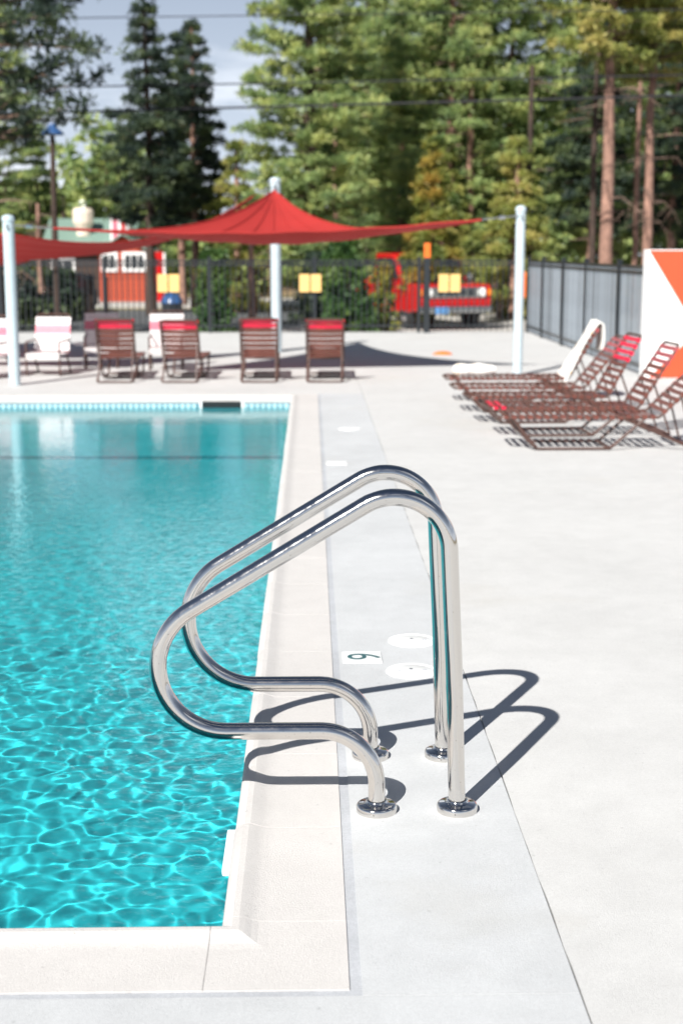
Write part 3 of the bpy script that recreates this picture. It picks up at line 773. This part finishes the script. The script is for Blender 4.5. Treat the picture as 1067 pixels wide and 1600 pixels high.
# ------------------------------------------------------------------ far buildings
def planks(t, m, x0, x1, z0, z1, y, h, name='plank'):
    n = int((z1 - z0) / h); p = MB().box((0, 0, 0), (x1 - x0, .04, h - .02)).build(name, m, t); p.location = ((x0 + x1) / 2, y, z0 + h / 2)
    for i in range(1, n): inst(p, t, ((x0 + x1) / 2, y - .003 * (i % 2), z0 + h * (i + .5)))
def window(t, x, z, w, h, y, bars=2):
    f = MB(); a, c = w / 2 + .07, h / 2 + .07; e2, g2 = w / 2 - .07, h / 2 - .07
    ring = [(x - a, z - c), (x + a, z - c), (x + a, z + c), (x - a, z + c)], [(x - e2, z - g2), (x + e2, z - g2), (x + e2, z + g2), (x - e2, z + g2)]
    f.add([(p_[0], yy_, p_[1]) for yy_ in (y - .04, y + .04) for rr_ in ring for p_ in rr_],
          [q for i in range(4) for j in ((i + 1) % 4,) for q in ((i, j, 4 + j, 4 + i), (8 + i, 12 + i, 12 + j, 8 + j), (i, 8 + i, 8 + j, j), (4 + i, 4 + j, 12 + j, 12 + i))])
    o = f.build('window', 'trim_white', t)
    MB().box((x, y + .015, z), (w - .14, .02, h - .14)).build('pane', 'glass_dark', o)
    for i in range(1, bars): MB().box((x - w / 2 + w * i / bars, y - .004, z), (.05, .03, h - .14)).build('mullion', 'trim_white', o)
cb = thing('cabin', 'small orange red cabin with two white framed windows beyond the road', 'cabin', (-9.0, 70, LOT))
MB().prism([(-1.22, 0), (1.22, 0), (1.22, 2.35), (0.0, 3.15), (-1.22, 2.35)], 'y', 0.05, 4.0).build('wall', 'cabin_red', cb)
planks(cb, 'cabin_red', -1.23, 1.23, .02, 2.36, 0.02, .26)
window(cb, -.68, 1.92, .66, .80, -.04, 2); window(cb, .52, 1.92, 1.02, .80, -.04, 3)
rf = MB()
for s in (-1, 1): rf.add([(s * 1.42, -.3, 2.25), (0, -.3, 3.20), (0, 4.2, 3.20), (s * 1.42, 4.2, 2.25), (s * 1.42, -.3, 2.33), (0, -.3, 3.28), (0, 4.2, 3.28), (s * 1.42, 4.2, 2.33)],
                         [(0, 1, 2, 3), (4, 7, 6, 5), (0, 4, 5, 1), (3, 2, 6, 7), (0, 3, 7, 4)])
rf.build('roof', 'roof_green', cb)
MB().box((1.6, .4, 1.2), (.55, .3, 2.4)).build('porch_panel', 'paint_red', cb); MB().box((1.92, .35, 1.4), (.1, .2, 1.9)).build('porch_post', 'trim_white', cb)
lg = thing('lodge', 'dark lodge with a pale green roof and cream chimney behind the sails', 'lodge', (-11.6, 76, LOT))
MB().box((0, 3, 1.3), (4.4, 6, 2.6)).build('wall', 'lodge_wall', lg)
planks(lg, 'lodge_wall', -2.2, 2.2, .02, 2.58, -.03, .32)
MB().prism([(-.7, 2.55), (6.7, 2.55), (3.4, 4.15), (2.6, 4.15)], 'x', -2.4, 2.4).build('roof', 'roof_green', lg)
for wx in (-1.3,): window(lg, wx, 1.5, 1.1, 1.0, -.09, 2)
chm = MB().lathe([(0.0, 2.7), (.36, 2.7), (.38, 3.1), (.54, 3.4), (.56, 3.95), (.46, 4.15), (0, 4.18)], (-.35, .9, 0.50), 12, sm=False).build('chimney', 'stone_cream', lg)
MB().tube([(-.35 + .15 * math.cos(q), .9, 4.86 + .15 * math.sin(q)) for q in np.linspace(0, 6.1, 14)], .05, 6).build('chimney_ring', 'zinc', chm)
dm = MB().box((1.72, .2, 3.5), (.95, 1.4, 1.3)).build('dormer', 'trim_white', lg)
MB().box((1.92, -.52, 3.6), (.20, .03, 1.0)).build('panel', 'paint_red', dm); MB().box((1.5, -.52, 3.6), (.26, .03, 1.0)).build('panel', 'strap_pink', dm)

# ------------------------------------------------------------------ vehicles
def vehicle(name, label, cat, loc, rz, paint, kind, scale=1.0):
    """local: nose towards -y"""
    t = thing(name, label, cat, loc, rz, scale=scale)
    W = .98
    if kind == 'pickup':
        b_ = MB().prism([(-2.55, .48), (-2.60, .72), (-2.56, 1.12), (-1.35, 1.18), (2.55, 1.14), (2.6, .5), (1.9, .42), (-1.9, .42)], 'x', -W, W)
        b_.build('body', paint, t, bevel=.05)
        MB().prism([(-1.40, 1.17), (-.82, 1.82), (-.60, 1.88), (.42, 1.88), (.58, 1.17)], 'x', -W + .08, W - .08).build('cab', paint, t, bevel=.05)
        MB().prism([(-1.37, 1.22), (-.86, 1.80), (-.80, 1.80), (-1.28, 1.22)], 'x', -W + .16, W - .16).build('windscreen', 'glass_dark', t)
        for s in (-1, 1): MB().prism([(-1.15, 1.24), (-.72, 1.76), (.30, 1.76), (.38, 1.24)], 'x', s * (W - .085), s * (W - .06)).build('side_window', 'glass_dark', t)
        for s in (-1, 1): MB().box((s * (W - .05), .0 + 1.6, 1.2), (.08, 1.9, .12)).build('bed_rail', paint, t, bevel=.02)
    else:
        b_ = MB().prism([(-2.2, .4), (-2.26, .7), (-2.15, .98), (-1.3, 1.08), (2.2, 1.08), (2.26, .5), (1.9, .36), (-1.9, .36)], 'x', -.9, .9); b_.build('body', paint, t, bevel=.06)
        MB().prism([(-1.3, 1.06), (-.62, 1.62), (-.3, 1.70), (1.75, 1.68), (2.15, 1.06)], 'x', -.80, .80).build('cab', paint, t, bevel=.07)
        MB().prism([(-1.27, 1.10), (-.68, 1.60), (-.62, 1.60), (-1.2, 1.10)], 'x', -.70, .70).build('windscreen', 'glass_dark', t)
        for s in (-1, 1): MB().prism([(-1.0, 1.12), (-.5, 1.56), (1.6, 1.56), (1.9, 1.12)], 'x', s * .795, s * .82).build('side_window', 'glass_dark', t)
        W = .9
    yf = -2.60 if kind == 'pickup' else -2.24
    MB().box((0, yf - .01, .93), (W * 2 - .30, .06, .26)).build('grille', 'chrome', t, bevel=.02)
    g = MB()
    for i in range(5): g.box((-.40 + .20 * i, yf - .045, .93), (.15, .02, .18))
    g.build('grille_slot', 'paint_dark', t)
    for s in (-1, 1):
        MB().lathe([(0, .05), (.08, .045), (.105, .02), (.115, -.02)], (s * (W - .26), yf - .04, .93), 20, Matrix.Rotation(math.pi / 2, 3, 'X')).build('headlight', 'lens_white', t, recalc=False)
        MB().box((s * (W - .05), yf + .02, .93), (.10, .10, .16)).build('indicator', 'lens_orange', t, bevel=.02)
        MB().box((s * (W + .12), -1.05, 1.30), (.14, .08, .16)).build('mirror', 'chrome', t, bevel=.02)
    MB().box((0, yf - .08, .52), (W * 2 - .04, .14, .17)).build('bumper', 'chrome', t, bevel=.03)
    MB().box((-.42, yf - .165, .50), (.34, .012, .17)).build('number_plate', 'plate_blue', t)
    for sy in (-1.62, 1.62):
        for s in (-1, 1):
            M_ = Matrix.Rotation(math.pi / 2, 3, 'Y')
            w_ = MB().lathe([(0.20, -.11), (.36, -.11), (.39, -.08), (.39, .08), (.36, .11), (.20, .11)], (s * (W - .12), sy, .39), 28, M_).build('wheel', 'tyre', t, recalc=False)
            MB().lathe([(0, s * .125), (.10, s * .12), (.20, s * .09), (.21, s * .0)], (s * (W - .12), sy, .39), 20, M_).build('rim', 'chrome', w_, recalc=False)
    return t
vehicle('pickup_truck', 'red pickup truck with a chrome grille parked beyond the fence', 'truck', (3.45, 48.0, LOT), math.radians(19), 'paint_red', 'pickup', 1.27)
vehicle('parked_car', 'dark car parked in deep shade beyond the fence at the left', 'car', (-10.2, 53.0, LOT), math.radians(-55), 'paint_dark', 'car')
bt = thing('canopy_tent', 'blue canopy tent whose roof shows above the orange wall', 'tent', (13.0, 42, LOT))
MB().add([(-1.7, -1.4, 2.45), (1.7, -1.4, 2.45), (1.7, 1.4, 2.45), (-1.7, 1.4, 2.45), (0, 0, 2.95), (-1.7, -1.4, 2.2), (1.7, -1.4, 2.2), (1.7, 1.4, 2.2), (-1.7, 1.4, 2.2)],
         [(0, 1, 4), (1, 2, 4), (2, 3, 4), (3, 0, 4), (5, 6, 1, 0), (6, 7, 2, 1), (7, 8, 3, 2), (8, 5, 0, 3)]).build('canopy', 'paint_blue', bt)
for sx_ in (-1.65, 1.65):
    for sy_ in (-1.35, 1.35): MB().tube([(sx_, sy_, 0), (sx_, sy_, 2.4)], .03, 6).build('leg', 'zinc', bt)

# log barriers beside the truck
for (x0_, x1_, y_, z_, r_, lab) in ((6.4, 9.2, 52, .80, .13, 'long peeled log rail right of the red truck, upper one'), (6.7, 9.4, 53.5, .33, .16, 'thick log lying right of the red truck, lower one'), (6.1, 8.6, 55.5, .55, .12, 'weathered log behind the other logs by the red truck')):
    t = thing('log_rail', lab, 'log', ((x0_ + x1_) / 2, y_, LOT), rng.uniform(-.08, .08), 'logs beside the truck')
    hw = (x1_ - x0_) / 2
    MB().tube([(-hw, 0, z_), (-hw * .4, .05, z_ + .02), (hw * .3, -.03, z_), (hw, .02, z_ + .02)], [r_, r_ * .95, r_, r_ * .9], 12).build('log', 'log_wood', t)
    for s in (-.7, .7): MB().box((s * hw, 0, (z_ - r_) / 2 + .0), (.2, .3, z_ - r_ + .03)).build('support', 'bark_dark', t)

# lamp post, dark posts, bin
lp = thing('street_lamp', 'tall lamp post with a blue dish shade at the upper left', 'street lamp', (-7.90, 45, LOT))
MB().tube([(0, 0, 0), (0.02, 0, 3), (.05, 0, 6.0)], [.11, .10, .075], 12).build('pole', 'bark_dark', lp)
MB().lathe([(0.03, .36), (.10, .34), (.14, .22), (.34, .06), (.36, 0), (.33, 0), (.10, .12), (0.0, .12)], (.06, 0, 5.95), 24).build('lamp_shade', 'lamp_blue', lp, recalc=False)
MB().lathe([(0, -.10), (.07, -.06), (.09, .04), (0, .1)], (.06, 0, 5.98), 12).build('bulb', 'lens_white', lp)
for x_, y_, h_, r_, lab in ((-6.25, 41, 1.75, .16, 'thick dark timber post in front of the red cabin'), (-5.85, 41.4, 1.7, .07, 'thin dark post beside the thick one before the red cabin')):
    t = thing('timber_post', lab, 'post', (x_, y_, LOT))
    MB().tube([(0, 0, 0), (0, 0, h_)], [r_, r_ * .92], 10).build('shaft', 'bark_dark', t); MB().lathe([(0, .06), (r_ * .8, .03), (r_ * 1.05, 0), (r_ * 1.05, -.08)], (0, 0, h_), 12).build('cap', 'fence_black', t, recalc=False)
bn = thing('litter_bin', 'bin with a blue domed lid behind the left pair of yellow plates', 'bin', (-3.55, 37, LOT))
MB().lathe([(0, 0), (.24, 0), (.28, .7), (.27, 1.15), (0, 1.15)], n=20).build('drum', 'fence_black', bn, recalc=False)
MB().lathe([(0, 1.42), (.15, 1.38), (.27, 1.26), (.30, 1.15), (.27, 1.14)], n=20).build('lid', 'lamp_blue', bn, recalc=False)

# overhead wires
for (p0, p1, zz, lab) in (((-44, 40, 7.12), (46, 40, 8.62), .10, 'topmost thin overhead wire crossing the sky'),
                          ((-44, 40.3, 5.29), (46, 40.3, 7.18), .18, 'middle overhead wire crossing before the pines'),
                          ((-44, 40.6, 4.44), (46, 40.6, 6.96), .22, 'lowest and thickest overhead wire crossing before the pines')):
    a_, b_ = Vector(p0), Vector(p1); pts = [a_.lerp(b_, u) - Vector((0, 0, zz * 4 * u * (1 - u))) for u in np.linspace(0, 1, 24)]
    tag(MB().tube(pts, .030 if zz > .2 else (.020 if zz > .15 else .014), 6).build('overhead_wire', 'wire_black', recalc=False), lab, 'wire', 'overhead wires')

# ------------------------------------------------------------------ trees
def tuft_mesh(name, centers, size, blades, seed, mats, up=0.35, width=.115):
    """many needle tufts: each is a star of thin triangles round a centre"""
    r = np.random.RandomState(seed); C = np.repeat(np.asarray(centers, float), blades, 0); n = len(C)
    d = r.normal(size=(n, 3)); d[:, 2] += up; d /= np.linalg.norm(d, axis=1)[:, None]
    s = np.repeat(np.asarray(size, float) * np.ones(len(centers)), blades) * r.uniform(.6, 1.15, n)
    q = np.cross(d, r.normal(size=(n, 3))); q /= np.linalg.norm(q, axis=1)[:, None]
    tip = C + d * s[:, None]; w = (s * width)[:, None]
    mid = C + d * (s * .55)[:, None]
    V = np.stack([C + d * (s * .06)[:, None], mid + q * w, tip, mid - q * w], 1).reshape(-1, 3).astype(np.float32)
    F = np.arange(4 * n, dtype=np.int32)
    me = bpy.data.meshes.new(name); me.vertices.add(len(V)); me.vertices.foreach_set('co', V.ravel())
    me.loops.add(len(F)); me.loops.foreach_set('vertex_index', F); me.polygons.add(n)
    me.polygons.foreach_set('loop_start', np.arange(0, 4 * n, 4, dtype=np.int32)); me.update(calc_edges=True)
    me.materials.append(MATS[mats]); return me

def pine_data(seed, H, z0, R, n_tuft, leafm, shape='cone', lean=0.0, size=.29, bare=0):
    """trunk, limbs and crown meshes of one pine; crown from z0 to H, radius R"""
    r = random.Random(seed)
    limbs = MB(); C = []; S = []
    # whorls: boughs leave the trunk in storeys, spread flat and droop a little, so gaps stay open between storeys
    levels = max(4, int((H - z0) / .52)); per = 8
    for lv in range(levels):
        off = r.uniform(0, 6.28)
        for b_ in range(per):
            if r.random() < .12: continue
            f = min(.995, (lv + r.uniform(.1, .45)) / levels); z = z0 + (H - z0) * f
            prof = (1 - f) ** .8 * (.60 + .40 * min(1, f * 5)) if shape == 'cone' else math.sin(math.pi * min(1, max(.02, .12 + f * .86))) ** .55
            rr = R * prof * r.uniform(.5, 1.12) + .12; an = off + b_ * 2 * math.pi / per + r.gauss(0, .18)
            rise = r.uniform(-.30, .05) if shape == 'cone' else r.uniform(-.18, .22) + .2 * f
            ca, sa = math.cos(an), math.sin(an)
            m_ = Vector((ca * rr * .5, sa * rr * .5, z + rise * rr * .35)); e_ = Vector((ca * rr, sa * rr, z + rise * rr))
            limbs.tube([(0, 0, z), m_, e_], [.045 * (1 - f) + .014, .022, .008], 3, caps=False)
            k = max(5, int(1.15 * n_tuft / (levels * per) * (.5 + 4.2 * rr / R * rr / R)))
            for q in range(k):
                u = math.sqrt(r.uniform(.04, 1.08)); w_ = .26 * rr * u * r.gauss(0, .55)
                C.append((ca * rr * u - sa * w_, sa * rr * u + ca * w_, z + rise * rr * u ** 1.4 + r.gauss(0, .055) + .05)); S.append(size * r.uniform(.7, 1.2))
    for i in range(bare):
        z = z0 * r.uniform(.35, 1.1); an = r.uniform(0, 2 * math.pi); rr = r.uniform(.7, 2.0); dr = r.uniform(-.5, .1)
        pts = [Vector((0, 0, z)), Vector((math.cos(an) * rr * .5, math.sin(an) * rr * .5, z + .05)), Vector((math.cos(an + .2) * rr, math.sin(an + .2) * rr, z + dr * rr))]
        limbs.tube(pts, [.03, .018, .006], 3, caps=False)
        for q in range(3):
            b0 = pts[1].lerp(pts[2], r.random()); limbs.tube([b0, b0 + Vector((r.gauss(0, .3), r.gauss(0, .3), r.uniform(-.5, .0)))], [.01, .004], 3, caps=False)
    return limbs, tuft_mesh('crown', C, S, 12, seed, leafm)

DATA = {}
def pine(key, label, loc, H, z0, R, tr, n_tuft=1300, leafm='needles_mid', bark='bark_dark', shape='cone', group='pines behind the pool', bare=0, rz=0.0, size=.245, scale=1.0):
    t = thing('pine_tree', label, 'tree', loc, rz, group, scale)
    if key not in DATA:
        limbs, crown = pine_data(hash(key) % 9973 if not isinstance(key, int) else key, H, z0, R, n_tuft, leafm, shape, size=size, bare=bare)
        r = random.Random(key); k = 9
        pts = [Vector((r.gauss(0, .03) * min(1, i), r.gauss(0, .03) * min(1, i), H * .97 * i / k)) for i in range(k + 1)]
        rad = [tr * (1.25 if i == 0 else 1) * (1 - .85 * (i / k) ** 1.2) + .01 for i in range(k + 1)]
        tk = MB().tube(pts, rad, 12).build('trunk', bark, t, recalc=False)
        lm = limbs.build('limbs', 'limb', t, recalc=False); lm['kind'] = 'stuff'
        cr = bpy.data.objects.new('crown', crown); col.objects.link(cr); cr.parent = t
        DATA[key] = (tk, lm, cr)
    else:
        tk, lm, cr = DATA[key]
        inst(tk, t); inst(lm, t)['kind'] = 'stuff'; inst(cr, t)
    return t
Z = LOT
# singled-out pines, left to right
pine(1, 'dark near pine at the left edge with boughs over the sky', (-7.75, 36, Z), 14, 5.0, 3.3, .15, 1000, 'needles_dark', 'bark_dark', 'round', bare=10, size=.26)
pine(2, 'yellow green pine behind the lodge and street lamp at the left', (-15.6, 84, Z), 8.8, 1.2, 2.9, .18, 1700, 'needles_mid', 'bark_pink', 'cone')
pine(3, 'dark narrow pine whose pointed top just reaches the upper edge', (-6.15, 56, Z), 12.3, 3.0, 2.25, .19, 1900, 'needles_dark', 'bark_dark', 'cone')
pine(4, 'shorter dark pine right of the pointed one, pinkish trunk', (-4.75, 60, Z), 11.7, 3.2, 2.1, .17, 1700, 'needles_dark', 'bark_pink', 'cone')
pine(5, 'big bright green pine rising behind the middle sail post', (.0, 52, Z), 17, 1.6, 2.3, .24, 2500, 'needles_mid', 'bark_dark', 'tall')
pine(6, 'tall green pine right of the middle, standing above the truck cab', (5.6, 58, Z), 17, 2.2, 3.1, .22, 2600, 'needles_mid', 'bark_pink', 'round')
pine(7, 'small yellowish pine left of the truck, orange top', (3.9, 46, Z), 6.2, .5, 1.25, .09, 700, 'leaves_autumn', 'bark_dark', 'cone', size=.26)
pine(8, 'tall pink trunk pine, left of the two on the right', (9.0, 44, Z), 15, 8.0, 2.3, .215, 900, 'needles_yellow', 'bark_pink', 'round', bare=13)
pine(9, 'tall pink trunk pine, rightmost, above the orange wall', (10.6, 45.5, Z), 15, 7.6, 2.4, .165, 900, 'needles_yellow', 'bark_pink', 'round', bare=17)
# further pines that share crowns
more = [(10, 8.2, 60, 'green pine filling the gap left of the two pink trunks', 'needles_mid', 16, 1.5, 3.0, 2500),
        (5, 2.6, 66, 'broad green pine behind the sail peak to the right', None, 0, 0, 0, 0),
        (10, 12.6, 62, 'green pine behind the two pink trunks', None, 0, 0, 0, 0),
        (2, -19.5, 86, 'pale green pine at the left edge above the sail', None, 0, 0, 0, 0),
        (2, -8.9, 86, 'pale green pine behind the dark pointed one', None, 0, 0, 0, 0),
        (5, 16.6, 66, 'green pine at the far right behind the wall', None, 0, 0, 0, 0),
        (6, 6.9, 74, 'tall pine in the second row right of the middle', None, 0, 0, 0, 0),
        (10, 3.9, 62, 'green pine behind the small yellowish one', None, 0, 0, 0, 0),
        (4, 10.9, 56, 'dark understorey pine between the two pink trunks', None, 0, 0, 0, 0),
        (4, 13.8, 55, 'dark pine right of the rightmost pink trunk', None, 0, 0, 0, 0),
        (11, 7.4, 52, 'low bright green fir in front of the right forest', 'needles_yellow', 6.6, .3, 2.0, 1000),
        (11, 5.0, 56, 'low green fir right behind the red truck', None, 0, 0, 0, 0),
        (4, -5.55, 63, 'dark pine filling in behind the two dark pointed ones', None, 0, 0, 0, 0),
        (6, -17.4, 81, 'sunlit green pine at the far left behind the near dark boughs', None, 0, 0, 0, 0),
        (11, -2.9, 58, 'low green fir left of the middle sail post', None, 0, 0, 0, 0),
        (2, -12.2, 88, 'pale green pine rising behind the lodge roof', None, 0, 0, 0, 0)]
for i, (key, x, y, lab, lm, H, z0, R_, nt) in enumerate(more):
    if lm: pine(key, lab, (x, y, Z), H, z0, R_, .2, nt, lm, 'bark_pink', 'round' if key == 10 else 'cone')
    else: pine(key, lab, (x, y, Z), 0, 0, 0, 0, rz=i * 1.7, scale=[1, .92, 1.05][i % 3])
# bare trunks that stand out in the shade of the wood
tr_src = None
for i, (x, y, r_, lab) in enumerate(((6.3, 57.2, .15, 'pinkish bare trunk above the truck cab'), (1.05, 60, .13, 'slim pink trunk right of the big green pine'), (8.0, 53, .12, 'slim trunk in shade left of the pink pair'),
                    (9.75, 50, .11, 'slim dark trunk between the pink pair'), (11.7, 52, .11, 'slim trunk right of the pink pair'), (-9.3, 50, .10, 'slim brown trunk left of the lamp post'), (-1.9, 47, .12, 'slim brown trunk behind the fence left of the middle post'), (-1.3, 50, .14, 'pinkish trunk just left of the middle sail post'))):
    t = thing('bare_trunk', lab, 'tree', (x, y, Z), 0, 'slim trunks in the wood'); hh = 1 if i < 5 else (.45 if i == 5 else .36)
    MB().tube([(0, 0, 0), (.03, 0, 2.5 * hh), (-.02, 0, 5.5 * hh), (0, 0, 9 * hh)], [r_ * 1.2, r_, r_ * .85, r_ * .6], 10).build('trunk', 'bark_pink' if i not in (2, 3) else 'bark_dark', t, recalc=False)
    for q in range(9):
        z_ = rng.uniform(2.5, 8.8) * hh; an = rng.uniform(0, 6.28); l_ = rng.uniform(.5, 1.5)
        MB().tube([(0, 0, z_), (math.cos(an) * l_, math.sin(an) * l_, z_ + rng.uniform(-.4, .4))], [.03, .008], 4).build('limb', 'limb', t, recalc=False)

def bush(label, loc, H, R, leafm, n=420, size=.14, cat='bush', stem='bark_dark', seed=3):
    t = thing('shrub', label, cat, loc, 0, 'shrubs just beyond the back fence')
    r = random.Random(seed); C = []
    for i in range(n):
        f = r.random(); an = r.uniform(0, 6.28); rr = R * (1 - .55 * f) * math.sqrt(r.random()) * (.8 + .3 * math.sin(3 * an + 6 * f)); C.append((math.cos(an) * rr, math.sin(an) * rr, .15 + H * f))
    cr = bpy.data.objects.new('foliage', tuft_mesh('foliage', C, size, 11, seed, leafm, width=.3)); col.objects.link(cr); cr.parent = t
    st_ = MB()
    for i in range(5): an = i * 1.26; st_.tube([(0, 0, 0), (math.cos(an) * R * .3, math.sin(an) * R * .3, H * .5), (math.cos(an) * R * .4, math.sin(an) * R * .4, H * .9)], [.03, .02, .008], 5)
    st_.build('stem', stem, t, recalc=False)
bush('leafy green bush behind the back fence left of the middle post', (-1.95, 29.6, Z), 2.3, .55, 'leaves_green', 620, seed=5)
bush('thin autumn coloured shrub behind the fence in front of the truck', (1.55, 30.5, Z), 2.1, .42, 'leaves_autumn', 220, size=.12, stem='bark_pink', seed=6)
bush('small green bush at the foot of the fence by the autumn shrub', (1.15, 29.8, Z), 1.3, .30, 'leaves_green', 160, seed=7)
bush('bright green shrub above the fence left of the orange topped post', (1.0, 42, Z), 2.6, 1.0, 'leaves_green', 500, size=.22, seed=8)
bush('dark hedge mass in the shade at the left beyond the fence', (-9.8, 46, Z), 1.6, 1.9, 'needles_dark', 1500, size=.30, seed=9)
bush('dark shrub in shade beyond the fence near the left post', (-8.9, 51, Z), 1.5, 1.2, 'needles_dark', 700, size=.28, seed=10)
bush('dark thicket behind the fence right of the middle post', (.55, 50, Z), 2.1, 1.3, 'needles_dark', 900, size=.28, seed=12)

# the wood behind everything: one mass
r = np.random.RandomState(5); n = 15000
X = r.uniform(-60, 75, n); Yv = r.uniform(92, 125, n)
top = 7.4 + 1.8 * np.sin(X * .35) + 2.0 * np.sin(X * .83 + 1) + np.where((X > 0), 6, 0) - np.where((X > -9.5) & (X < -2), 4.0, 0)
Zv = LOT + np.clip(top, 4, 30) * r.uniform(0, 1, n) ** .85
me = tuft_mesh('distant_wood', np.stack([X, Yv, Zv], 1), 1.0, 9, 3, 'needles_mid', width=.2)
o = bpy.data.objects.new('distant_wood', me); col.objects.link(o); tag(o, 'mass of far pines closing the view behind the lot', 'forest', kind='stuff')
tk = MB()
for i in range(90):
    x_, y_ = rng.uniform(-45, 60), rng.uniform(88, 120); tk.tube([(x_, y_, LOT), (x_ + rng.gauss(0, .2), y_, LOT + rng.uniform(4.5, 8))], [.24, .12], 6, caps=False)
o = tk.build('distant_trunks', 'bark_dark', recalc=False); tag(o, 'trunks of the far pines', 'forest', kind='stuff')
